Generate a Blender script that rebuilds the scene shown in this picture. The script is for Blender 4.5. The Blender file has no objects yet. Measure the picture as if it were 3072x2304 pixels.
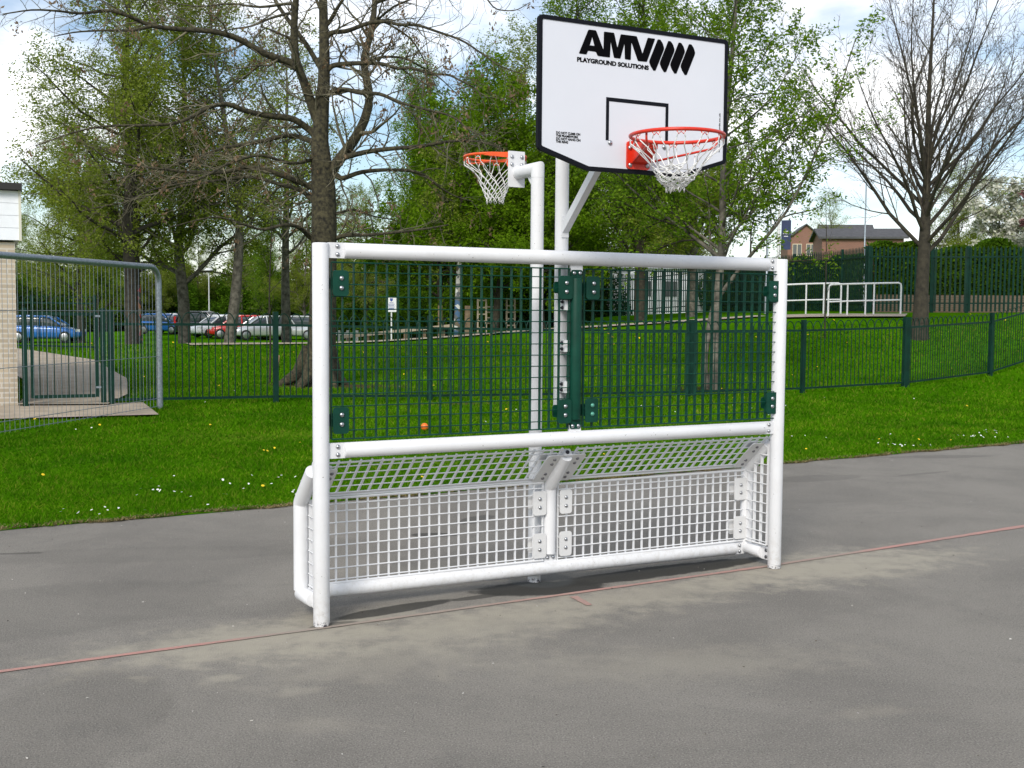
import bpy, bmesh, math, random
import numpy as np
from mathutils import Matrix, Vector
R = math.radians
sc = bpy.context.scene
COL = sc.collection

# ------------------------------------------------------------------ camera
F_PX = 3429.76; PITCH = 0.0639; ROLL = 0.0075; CAM_H = 1.741
cp, sp = math.cos(PITCH), math.sin(PITCH); cr, sr = math.cos(ROLL), math.sin(ROLL)
r0 = Vector((1, 0, 0)); fw = Vector((0, cp, -sp)); u0 = Vector((0, sp, cp))
rt = cr*r0 + sr*u0; up = -sr*r0 + cr*u0
cam = bpy.data.cameras.new('camera'); cam.sensor_width = 36; cam.lens = F_PX/3072*36
cam.clip_start = 0.1; cam.clip_end = 3000
co = bpy.data.objects.new('camera', cam); COL.objects.link(co)
M = Matrix.Identity(4)
for i in range(3):
    M[i][0] = rt[i]; M[i][1] = up[i]; M[i][2] = -fw[i]
M[2][3] = CAM_H
co.matrix_world = M; sc.camera = co

# ------------------------------------------------------------------ sky and sun
SUN_EL, SUN_AZ = 36.0, 196.0            # azimuth clockwise from +Y
wd = bpy.data.worlds.new('World'); sc.world = wd; wd.use_nodes = True
nt = wd.node_tree; nt.nodes.clear()
def N(t, typ, **kw):
    n = t.nodes.new(typ)
    for k, v in kw.items(): setattr(n, k, v)
    return n
sky = N(nt, 'ShaderNodeTexSky', sky_type='NISHITA', sun_disc=False, sun_elevation=R(SUN_EL), sun_rotation=R(SUN_AZ),
        air_density=1.0, dust_density=0.6, ozone_density=1.2)
tc = N(nt, 'ShaderNodeTexCoord')
mp = N(nt, 'ShaderNodeMapping'); mp.inputs['Scale'].default_value = (1, 1, 2.2); mp.inputs['Location'].default_value = (0.55, 0.0, 0.35)
ns = N(nt, 'ShaderNodeTexNoise'); ns.inputs['Scale'].default_value = 2.6; ns.inputs['Detail'].default_value = 7; ns.inputs['Roughness'].default_value = 0.55
rmp = N(nt, 'ShaderNodeValToRGB'); rmp.color_ramp.elements[0].position = 0.46; rmp.color_ramp.elements[1].position = 0.60
ns2 = N(nt, 'ShaderNodeTexNoise'); ns2.inputs['Scale'].default_value = 7; ns2.inputs['Detail'].default_value = 5
ccol = N(nt, 'ShaderNodeValToRGB')
ccol.color_ramp.elements[0].position = 0.3; ccol.color_ramp.elements[0].color = (7.0, 7.3, 7.9, 1)
ccol.color_ramp.elements[1].position = 0.6; ccol.color_ramp.elements[1].color = (11.5, 11.6, 11.7, 1)
mx = N(nt, 'ShaderNodeMixRGB')
bg = N(nt, 'ShaderNodeBackground'); bg.inputs['Strength'].default_value = 0.125
ow = N(nt, 'ShaderNodeOutputWorld')
L = nt.links.new
L(tc.outputs['Generated'], mp.inputs['Vector']); L(mp.outputs[0], ns.inputs['Vector']); L(mp.outputs[0], ns2.inputs['Vector'])
L(ns.outputs['Fac'], rmp.inputs[0]); L(ns2.outputs['Fac'], ccol.inputs[0])
L(rmp.outputs[0], mx.inputs[0]); L(sky.outputs[0], mx.inputs[1]); L(ccol.outputs[0], mx.inputs[2])
L(mx.outputs[0], bg.inputs[0]); L(bg.outputs[0], ow.inputs[0])

sun = bpy.data.lights.new('sun', 'SUN'); sun.energy = 2.7; sun.angle = R(20); sun.color = (1.0, 0.95, 0.87)
so = bpy.data.objects.new('sun', sun); COL.objects.link(so)
az, el = R(SUN_AZ), R(SUN_EL)
sd = Vector((math.sin(az)*math.cos(el), math.cos(az)*math.cos(el), math.sin(el)))
so.rotation_euler = sd.to_track_quat('Z', 'Y').to_euler(); so.location = sd*60
sc.view_settings.view_transform = 'Standard'; sc.view_settings.look = 'None'
sc.view_settings.exposure = 0.22; sc.view_settings.gamma = 1.0
try:
    sc.cycles.max_bounces = 6; sc.cycles.transparent_max_bounces = 8; sc.cycles.caustics_reflective = False; sc.cycles.caustics_refractive = False
    sc.cycles.use_denoising = True
except Exception: pass

# ------------------------------------------------------------------ helpers
rng = np.random.default_rng(7); random.seed(7)
KY = .942
def at(px, d): return ((px-1106.0)/2621.3*d, KY*d)     # bearing and distance measured in the photo -> plan position
class MB:
    """collects verts / faces (numpy), built as one mesh"""
    def __init__(s): s.v = []; s.f3 = []; s.f4 = []; s.fn = []; s.n = 0
    def add(s, v, quads=None, tris=None, ngons=None):
        v = np.asarray(v, float).reshape(-1, 3); s.v.append(v)
        if quads is not None and len(quads): s.f4.append(np.asarray(quads, int)+s.n)
        if tris is not None and len(tris): s.f3.append(np.asarray(tris, int)+s.n)
        if ngons:
            for g in ngons: s.fn.append([int(i)+s.n for i in g])
        s.n += len(v); return s
    def box(s, c, size, rot=None):
        h = np.array(size)/2
        v = np.array([[x, y, z] for x in (-1, 1) for y in (-1, 1) for z in (-1, 1)])*h
        if rot is not None: v = v @ np.array(rot).T
        s.add(v+np.array(c), [(0, 1, 3, 2), (4, 6, 7, 5), (0, 4, 5, 1), (2, 3, 7, 6), (0, 2, 6, 4), (1, 5, 7, 3)]); return s
    def tube(s, P, r, n=8, caps=True):
        P = np.asarray(P, float); m = len(P); r = np.broadcast_to(np.asarray(r, float), (m,))
        T = np.gradient(P, axis=0); T /= np.linalg.norm(T, axis=1)[:, None]+1e-12
        a = np.array([0, 0, 1.0]) if abs(T[0, 2]) < .9 else np.array([1.0, 0, 0])
        U = np.cross(T, a); 
        for i in range(m):
            if np.linalg.norm(U[i]) < .15: U[i] = U[i-1] if i else np.cross(T[i], [0, 1, 0])
        U /= np.linalg.norm(U, axis=1)[:, None]+1e-12; W = np.cross(T, U)
        t = np.arange(n)*2*math.pi/n
        v = P[:, None]+r[:, None, None]*(np.cos(t)[None, :, None]*U[:, None]+np.sin(t)[None, :, None]*W[:, None])
        i = np.arange(m-1)[:, None]*n; j = np.arange(n)[None]; k = (j+1) % n
        q = np.stack([i+j, i+k, i+n+k, i+n+j], -1).reshape(-1, 4)
        g = [list(range(n))[::-1], [(m-1)*n+x for x in range(n)]] if caps else None
        s.add(v.reshape(-1, 3), q, ngons=g); return s
    def cyl(s, a, b, r, n=24, bev=0.0, r2=None):
        a = np.array(a, float); b = np.array(b, float); d = (b-a)/np.linalg.norm(b-a)
        r2 = r if r2 is None else r2
        if bev > 0:
            P = [a, a+d*bev*.3, a+d*bev, b-d*bev, b-d*bev*.3, b]; rr = [r-bev, r-bev*.3, r, r2, r2-bev*.3, r2-bev]
            P = np.array(P); T = d
            ax = np.array([0, 0, 1.0]) if abs(T[2]) < .9 else np.array([1.0, 0, 0])
            U = np.cross(T, ax); U /= np.linalg.norm(U); W = np.cross(T, U); t = np.arange(n)*2*math.pi/n
            v = P[:, None]+np.array(rr)[:, None, None]*(np.cos(t)[None, :, None]*U+np.sin(t)[None, :, None]*W)
            i = np.arange(5)[:, None]*n; j = np.arange(n)[None]; k = (j+1) % n
            s.add(v.reshape(-1, 3), np.stack([i+j, i+k, i+n+k, i+n+j], -1).reshape(-1, 4), ngons=[list(range(n))[::-1], [5*n+x for x in range(n)]])
        else: s.tube([a, b], [r, r2], n)
        return s
    def prism(s, poly, z0, z1, f):
        """extrude a 2-D outline between depths z0, z1; f(x, y, depth) -> 3-D"""
        n = len(poly); v = [f(x, y, z0) for x, y in poly]+[f(x, y, z1) for x, y in poly]
        q = [(i, (i+1) % n, n+(i+1) % n, n+i) for i in range(n)]
        s.add(v, q, ngons=[list(range(n))[::-1], list(range(n, 2*n))]); return s
    def dome(s, c, nrm, r, h, n=10):
        c = np.array(c, float); nrm = np.array(nrm, float); nrm /= np.linalg.norm(nrm)
        ax = np.array([0, 0, 1.0]) if abs(nrm[2]) < .9 else np.array([1.0, 0, 0])
        U = np.cross(nrm, ax); U /= np.linalg.norm(U); W = np.cross(nrm, U); t = np.arange(n)*2*math.pi/n
        rows = [(1, 0), (1, .25), (.85, .6), (.5, .9), (.15, 1)]
        v = np.concatenate([c+nrm*h*b+r*a*(np.cos(t)[:, None]*U+np.sin(t)[:, None]*W) for a, b in rows])
        i = np.arange(4)[:, None]*n; j = np.arange(n)[None]; k = (j+1) % n
        s.add(v, np.stack([i+j, i+k, i+n+k, i+n+j], -1).reshape(-1, 4), ngons=[[4*n+x for x in range(n)]]); return s
    def mesh(s, name, mat=None, smooth=False, fix=True):
        me = bpy.data.meshes.new(name)
        V = np.concatenate(s.v) if s.v else np.zeros((0, 3))
        loops = []; starts = []; p = 0
        for arr, k in ((s.f4, 4), (s.f3, 3)):
            if arr:
                a = np.concatenate(arr); loops.append(a.ravel()); starts.append(p+np.arange(len(a))*k); p += a.size
        for g in s.fn:
            loops.append(np.array(g)); starts.append(np.array([p])); p += len(g)
        me.vertices.add(len(V)); me.vertices.foreach_set('co', V.ravel())
        lo = np.concatenate(loops); st = np.concatenate(starts)
        me.loops.add(len(lo)); me.loops.foreach_set('vertex_index', lo.astype(np.int32))
        me.polygons.add(len(st)); me.polygons.foreach_set('loop_start', st.astype(np.int32))
        me.update(calc_edges=True); me.validate()
        if fix and len(st) < 60000:
            bm = bmesh.new(); bm.from_mesh(me); bmesh.ops.recalc_face_normals(bm, faces=bm.faces); bm.to_mesh(me); bm.free()
        if smooth:
            me.polygons.foreach_set('use_smooth', [True]*len(me.polygons))
            if smooth != 'all':
                try: me.set_sharp_from_angle(angle=R(40))
                except Exception: pass
        else: me.polygons.foreach_set('use_smooth', [False]*len(me.polygons)); me.update()
        if mat: me.materials.append(mat)
        return me
    def build(s, name, mat=None, parent=None, smooth=True, **kw):
        o = bpy.data.objects.new(name, s.mesh(name, mat, smooth)); COL.objects.link(o)
        if parent is not None: o.parent = parent
        for k, v in kw.items(): o[k] = v
        return o
def ob(name, me, parent=None, loc=None, **kw):
    o = bpy.data.objects.new(name, me); COL.objects.link(o)
    if parent is not None: o.parent = parent
    if loc is not None: o.location = loc
    for k, v in kw.items(): o[k] = v
    return o
def thing(name, label, cat, loc=(0, 0, 0), rz=0.0, group=None):
    o = bpy.data.objects.new(name, None); COL.objects.link(o); o.location = loc; o.rotation_euler = (0, 0, rz)
    o.empty_display_size = .2; o['label'] = label; o['category'] = cat
    if group: o['group'] = group
    return o
def tag(o, label=None, cat=None, group=None, kind=None):
    if label: o['label'] = label
    if cat: o['category'] = cat
    if group: o['group'] = group
    if kind: o['kind'] = kind
    return o
def dup(root, loc, rz=0.0, sc_=1.0, label=None, group=None):
    r = root.copy(); COL.objects.link(r); r.location = loc; r.rotation_euler = (0, 0, rz); r.scale = (sc_, sc_, sc_)
    if label: r['label'] = label
    if group: r['group'] = group
    for ch in list(root.children):
        c = ch.copy(); COL.objects.link(c); c.parent = r
        for g in list(ch.children):
            d = g.copy(); COL.objects.link(d); d.parent = c
    return r
def rrect(x0, x1, y0, y1, r, n=4):
    out = []
    for cx, cy, a in ((x1-r, y1-r, 0), (x0+r, y1-r, 90), (x0+r, y0+r, 180), (x1-r, y0+r, 270)):
        for i in range(n+1):
            t = R(a+90*i/n); out.append((cx+r*math.cos(t), cy+r*math.sin(t)))
    return out

# ------------------------------------------------------------------ materials
def mat(name, col, rough=.6, metal=0.0, vary=0.0, vscale=8.0, bump=0.0, bscale=60.0, spec=0.5, coat=0.0, col2=None):
    m = bpy.data.materials.new(name); m.use_nodes = True; t = m.node_tree; b = t.nodes['Principled BSDF']
    b.inputs['Base Color'].default_value = (*col, 1); b.inputs['Roughness'].default_value = rough; b.inputs['Metallic'].default_value = metal
    b.inputs['Specular IOR Level'].default_value = spec; b.inputs['Coat Weight'].default_value = coat
    tcn = N(t, 'ShaderNodeTexCoord')
    if vary > 0 or col2:
        n = N(t, 'ShaderNodeTexNoise'); n.inputs['Scale'].default_value = vscale; n.inputs['Detail'].default_value = 6; n.inputs['Roughness'].default_value = .6
        t.links.new(tcn.outputs['Object'], n.inputs['Vector'])
        rp = N(t, 'ShaderNodeValToRGB'); rp.color_ramp.elements[0].position = .35; rp.color_ramp.elements[1].position = .65
        c2 = col2 if col2 else tuple(min(1, c*(1+vary)) for c in col); c1 = col if col2 else tuple(c*(1-vary) for c in col)
        rp.color_ramp.elements[0].color = (*c1, 1); rp.color_ramp.elements[1].color = (*c2, 1)
        t.links.new(n.outputs['Fac'], rp.inputs[0]); t.links.new(rp.outputs[0], b.inputs['Base Color'])
    if bump > 0:
        n = N(t, 'ShaderNodeTexNoise'); n.inputs['Scale'].default_value = bscale; n.inputs['Detail'].default_value = 4
        t.links.new(tcn.outputs['Object'], n.inputs['Vector'])
        bp = N(t, 'ShaderNodeBump'); bp.inputs['Strength'].default_value = bump; bp.inputs['Distance'].default_value = .01
        t.links.new(n.outputs['Fac'], bp.inputs['Height']); t.links.new(bp.outputs[0], b.inputs['Normal'])
    return m
def leafmat(name, cols, trans=.45, rough=.6):
    m = bpy.data.materials.new(name); m.use_nodes = True; t = m.node_tree; t.nodes.clear()
    g = N(t, 'ShaderNodeNewGeometry'); rp = N(t, 'ShaderNodeValToRGB')
    el_ = rp.color_ramp.elements
    while len(el_) < len(cols): el_.new(.5)
    for i, c in enumerate(cols): el_[i].position = i/(len(cols)-1); el_[i].color = (*c, 1)
    df = N(t, 'ShaderNodeBsdfDiffuse'); tr = N(t, 'ShaderNodeBsdfTranslucent'); ms = N(t, 'ShaderNodeMixShader'); o = N(t, 'ShaderNodeOutputMaterial')
    ms.inputs[0].default_value = trans
    k = t.links.new
    k(g.outputs['Random Per Island'], rp.inputs[0]); k(rp.outputs[0], df.inputs[0]); k(rp.outputs[0], tr.inputs[0])
    k(df.outputs[0], ms.inputs[1]); k(tr.outputs[0], ms.inputs[2]); k(ms.outputs[0], o.inputs[0]); return m
WHITE = mat('white_paint', (.71, .715, .73), rough=.48, vary=.03, vscale=5, bump=.05, bscale=300, spec=.35)
def worn_white():
    m = WHITE.copy(); m.name = 'worn_white_paint'; t = m.node_tree; b = t.nodes['Principled BSDF']; k = t.links.new; src = b.inputs['Base Color'].links[0].from_socket
    tcn = N(t, 'ShaderNodeTexCoord'); sp_ = N(t, 'ShaderNodeSeparateXYZ'); k(tcn.outputs['Object'], sp_.inputs[0])
    def nz(sc_, det, lo, hi):
        n = N(t, 'ShaderNodeTexNoise'); n.inputs['Scale'].default_value = sc_; n.inputs['Detail'].default_value = det; n.inputs['Roughness'].default_value = .7; k(tcn.outputs['Object'], n.inputs[0])
        r_ = N(t, 'ShaderNodeMapRange', interpolation_type='SMOOTHSTEP'); r_.inputs[1].default_value = lo; r_.inputs[2].default_value = hi; k(n.outputs[0], r_.inputs[0]); return r_.outputs[0]
    def zr(a, b_):
        r_ = N(t, 'ShaderNodeMapRange'); r_.inputs[1].default_value = a; r_.inputs[2].default_value = b_; r_.inputs[3].default_value = 1; r_.inputs[4].default_value = 0; k(sp_.outputs[2], r_.inputs[0]); return r_.outputs[0]
    def mul(a, b_):
        n = N(t, 'ShaderNodeMath', operation='MULTIPLY')
        for i, v in ((0, a), (1, b_)):
            if isinstance(v, float): n.inputs[i].default_value = v
            else: k(v, n.inputs[i])
        return n.outputs[0]
    c = src
    for f, col in ((mul(nz(9, 5, .52, .72), .12), (.52, .50, .46)), (mul(mul(nz(26, 4, .45, .62), zr(.02, .30)), .28), (.38, .34, .28)), (mul(nz(70, 3, .50, .54), zr(.012, .035)), (.05, .045, .06)), (mul(nz(55, 2, .70, .74), .8), (.22, .20, .18))):
        mxn = N(t, 'ShaderNodeMixRGB'); mxn.inputs[2].default_value = (*col, 1); k(f, mxn.inputs[0]); k(c, mxn.inputs[1]); c = mxn.outputs[0]
    k(c, b.inputs['Base Color']); return m
WORN = worn_white()
PLATEW = mat('white_plate', (.66, .66, .66), rough=.45, vary=.03, vscale=12)
GREEN = mat('dark_green_paint', (.003, .046, .029), rough=.5, vary=.2, vscale=9, spec=.22)
FGREEN = mat('fence_green_paint', (.002, .026, .017), rough=.55, vary=.25, vscale=4, spec=.2)
STEEL = mat('bolt_steel', (.45, .46, .48), rough=.33, metal=1.0)
GALV = mat('galvanised_steel', (.30, .34, .38), rough=.45, metal=.75, vary=.2, vscale=30)
BOARDW = mat('board_white', (.66, .68, .735), rough=.75, vary=.015, vscale=3, spec=.15)
BLACK = mat('black_trim', (.005, .006, .010), rough=.7, spec=.15)
INK = mat('black_print', (.003, .003, .004), rough=.9, spec=.05)
RED = mat('red_hoop_paint', (.62, .030, .010), rough=.35, vary=.12, vscale=20)
ORANGE = mat('orange_hoop_paint', (.75, .085, .010), rough=.38, vary=.15, vscale=20)
CORD = mat('white_cord', (.80, .80, .78), rough=.9)
DARK = mat('dark_hole', (.012, .012, .02), rough=.6)
BARK = mat('grey_brown_bark', (.018, .015, .010), rough=.9, col2=(.050, .043, .028), vscale=9, bump=.9, bscale=22)
BARKM = mat('mossy_bark', (.010, .009, .006), rough=.95, col2=(.075, .066, .034), vscale=14, bump=1.0, bscale=26)
BARKP = mat('pale_grey_bark', (.045, .040, .030), rough=.9, col2=(.17, .155, .125), vscale=7, bump=.6, bscale=18)
TWIG = mat('twig_bark', (.055, .050, .028), rough=.9, col2=(.20, .18, .12), vscale=3)
WOODM = mat('weathered_timber', (.11, .075, .045), rough=.9, col2=(.19, .14, .09), vscale=6)
CONC = mat('pale_concrete', (.31, .255, .19), rough=.9, col2=(.41, .345, .265), vscale=3, bump=.3, bscale=40)

# ------------------------------------------------------------------ ground
EA = np.array([-3.995, 8.847]); EANG = R(31.1)
EV = np.array([math.cos(EANG), math.sin(EANG)]); NV = np.array([-math.sin(EANG), math.cos(EANG)])
GP = np.array([(-30, -6, .0), (-12, 4, .01), (-4, 8.85, .01), (1, 11.9, .01), (7, 15.5, .01), (15, 20.3, .02), (40, 35, .6), (-2.5, 13, .06), (4, 17.5, .05),
      (-9, 17.2, .2), (-7.4, 18.3, .2), (-3.9, 20, .2), (-1.3, 21.25, .13), (3.6, 23.7, .08), (6, 24.8, .07), (8.4, 26, .19), (11.5, 29, .24), (17, 34, 1.5),
      (-3.8, 24.3, .2), (-6, 40, .63), (.47, 40, 1.06), (6.2, 40, 1.38), (9.7, 40, 1.64), (12.7, 40, 1.68), (17, 44, 1.75), (11.07, 33, 1.1),
      (-9.5, 38, .66), (-11.7, 38, .62), (-11.2, 30, .43), (-9, 48, -.2), (-14, 58, -.6), (-6, 62, .1), (-24, 62, -.7), (-31, 85, -.7), (-5, 37, .66), (-15, 42, .2), (-40, 100, -.2), (-18.5, 80, -.65), (-13, 76, -.6), (0, 100, 1.2), (40, 100, 2.2), (-22, 40, .5), (26, 46, 1.8), (-30, 20, .2),
      (4, 60, 1.4), (13, 60, 1.8), (100, 200, 2.5), (-100, 200, .8), (0, 300, 1.5), (60, 20, 1.2), (-60, 0, .2)], float)
GP[9:, 1] *= .942
def _tps():
    P = GP[:, :2]; n = len(P); d = np.linalg.norm(P[:, None]-P[None], axis=2)
    K = np.where(d > 0, d*d*np.log(d+1e-12), 0)+np.eye(n)*6.0
    A = np.zeros((n+3, n+3)); A[:n, :n] = K; A[:n, n] = 1; A[:n, n+1:] = P; A[n, :n] = 1; A[n+1:, :n] = P.T
    return np.linalg.solve(A, np.concatenate([GP[:, 2], [0, 0, 0]]))
_W = _tps()
def edge_n(x, y): return (np.asarray(x)-EA[0])*NV[0]+(np.asarray(y)-EA[1])*NV[1]
def zg(x, y):
    x = np.asarray(x, float); y = np.asarray(y, float); sh = x.shape; p = np.stack([x.ravel(), y.ravel()], 1)
    d = np.linalg.norm(p[:, None]-GP[None, :, :2], axis=2); K = np.where(d > 0, d*d*np.log(d+1e-12), 0)
    z = K @ _W[:-3]+_W[-3]+p @ _W[-2:]
    nn = edge_n(p[:, 0], p[:, 1]); t = np.clip(nn/6.0, 0, 1)
    z = np.clip(z, -.2, 3.0)*(t*t*(3-2*t))+.012
    far = np.clip((np.hypot(p[:, 0], p[:, 1])-110)/80, 0, 1); z = z*(1-far)+1.2*far*np.clip(nn/6, 0, 1)
    z = z+5.5*np.exp(-((p[:, 0]-48)**2+(p[:, 1]-172)**2)/(2*38.0**2))*np.clip(nn/6, 0, 1)
    return z.reshape(sh) if sh else float(z[0])

# --- tarmac with stains worked into its material
def tarmac_mat():
    m = bpy.data.materials.new('worn_tarmac'); m.use_nodes = True; t = m.node_tree; b = t.nodes['Principled BSDF']; k = t.links.new
    tcn = N(t, 'ShaderNodeTexCoord'); O = tcn.outputs['Object']
    def noise(sc_, det=5, ro=.6, dist=0):
        n = N(t, 'ShaderNodeTexNoise'); n.inputs['Scale'].default_value = sc_; n.inputs['Detail'].default_value = det; n.inputs['Roughness'].default_value = ro; n.inputs['Distortion'].default_value = dist
        k(O, n.inputs['Vector']); return n.outputs['Fac']
    def rng_(v, a, b_, c=0., d=1.):
        n = N(t, 'ShaderNodeMapRange', interpolation_type='SMOOTHSTEP'); n.inputs[1].default_value = a; n.inputs[2].default_value = b_; n.inputs[3].default_value = c; n.inputs[4].default_value = d
        k(v, n.inputs[0]); return n.outputs[0]
    def mixc(f, a, b_, mode='MIX'):
        n = N(t, 'ShaderNodeMixRGB', blend_type=mode)
        for i, v in ((0, f), (1, a), (2, b_)):
            if isinstance(v, (int, float)): n.inputs[i].default_value = v
            elif isinstance(v, tuple): n.inputs[i].default_value = (*v, 1)
            else: k(v, n.inputs[i])
        return n.outputs[0]
    def math_(op, a, b_):
        n = N(t, 'ShaderNodeMath', operation=op)
        for i, v in ((0, a), (1, b_)):
            if isinstance(v, (int, float)): n.inputs[i].default_value = v
            else: k(v, n.inputs[i])
        return n.outputs[0]
    edge_noise = noise(5.5, 6, .65); fine = noise(52, 4, .85); agg = noise(120, 3, .75); big = noise(.55, 8, .68, .4); mid = noise(2.0, 9, .72, .3)
    def blob(cx, cy, lx, ly, rot, soft=.5, amp=1.2):
        mpn = N(t, 'ShaderNodeMapping', vector_type='TEXTURE'); mpn.inputs['Location'].default_value = (cx, cy, 0); mpn.inputs['Rotation'].default_value = (0, 0, R(rot)); mpn.inputs['Scale'].default_value = (lx, ly, 1000)
        k(O, mpn.inputs['Vector']); ln = N(t, 'ShaderNodeVectorMath', operation='LENGTH'); k(mpn.outputs[0], ln.inputs[0])
        v = math_('ADD', ln.outputs['Value'], math_('MULTIPLY', math_('SUBTRACT', edge_noise, .5), amp))
        return rng_(v, 1-soft, 1.0, 1.0, 0.0)
    c = mixc(rng_(big, .35, .65), (.186, .171, .149), (.250, .230, .199))
    c = mixc(math_('MULTIPLY', rng_(mid, .5, .72), .45), c, (.235, .218, .185))
    c = mixc(math_('MULTIPLY', rng_(mid, .30, .44, 1., 0.), .25), c, (.105, .100, .094))
    c = mixc(math_('MULTIPLY', rng_(agg, .54, .66), .65), c, (.42, .395, .36))
    c = mixc(math_('MULTIPLY', rng_(agg, .34, .46, 1., 0.), .75), c, (.055, .052, .048))
    c = mixc(math_('MULTIPLY', rng_(fine, .58, .70), .55), c, (.38, .355, .315))
    c = mixc(math_('MULTIPLY', rng_(fine, .30, .43, 1., 0.), .6), c, (.075, .071, .064))
    coarse = noise(24, 5, .85); c = mixc(math_('MULTIPLY', rng_(coarse, .55, .68), .28), c, (.30, .285, .26)); c = mixc(math_('MULTIPLY', rng_(coarse, .33, .45, 1., 0.), .30), c, (.085, .081, .076))
    for cx, cy, lx, ly, rot, f in ((-1.3, 5.95, 1.4, .50, 28, .85), (2.3, 7.8, 1.6, .58, 28, .9), (-.2, 6.25, 1.8, .50, 28, .65), (.9, 7.0, 1.7, .42, 28, .6), (-.3, 7.6, 1.2, .5, 20, .3), (-1.35, 5.3, .16, .07, 15, .45), (-.95, 5.12, .26, .08, 30, .35), (-1.75, 5.3, .10, .04, 5, .4), (-.8, 4.7, .3, .12, 0, .25), (1.6, 4.9, .35, .12, 15, .25), (.9, 5.6, 1.2, .4, 10, .35), (-.6, 5.6, 1.1, .45, 25, .35)):
        c = mixc(math_('MULTIPLY', blob(cx, cy, lx, ly, rot, .9, 2.0), f), c, (.38, .345, .275))
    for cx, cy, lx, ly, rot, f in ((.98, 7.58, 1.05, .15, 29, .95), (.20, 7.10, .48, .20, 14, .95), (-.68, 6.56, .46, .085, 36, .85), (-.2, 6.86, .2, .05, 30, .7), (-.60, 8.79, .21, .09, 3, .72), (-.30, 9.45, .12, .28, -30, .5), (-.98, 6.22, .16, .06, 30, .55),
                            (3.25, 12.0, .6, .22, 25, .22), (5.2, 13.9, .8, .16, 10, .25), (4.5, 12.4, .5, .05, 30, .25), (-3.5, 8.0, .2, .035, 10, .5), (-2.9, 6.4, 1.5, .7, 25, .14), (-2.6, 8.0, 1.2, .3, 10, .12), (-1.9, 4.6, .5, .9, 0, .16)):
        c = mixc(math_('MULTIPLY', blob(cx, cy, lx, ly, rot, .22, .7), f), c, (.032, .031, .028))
    c = mixc(math_('MULTIPLY', blob(.2, 7.32, .24, .24, 29, .25, .25), .45), c, (.075, .082, .085))
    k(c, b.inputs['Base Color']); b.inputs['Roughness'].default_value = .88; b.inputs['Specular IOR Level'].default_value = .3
    bp = N(t, 'ShaderNodeBump'); bp.inputs['Strength'].default_value = .9; bp.inputs['Distance'].default_value = .008
    k(math_('ADD', agg, math_('MULTIPLY', fine, .6)), bp.inputs['Height']); k(bp.outputs[0], b.inputs['Normal'])
    return m
TARMAC = tarmac_mat()
q = [EA+EV*a+NV*b for a, b in ((-400, .10), (400, .10), (400, -300), (-400, -300))]
tag(MB().add([(p[0], p[1], 0) for p in q], [(3, 2, 1, 0)]).build('tarmac', TARMAC, smooth=False), kind='structure')

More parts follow.
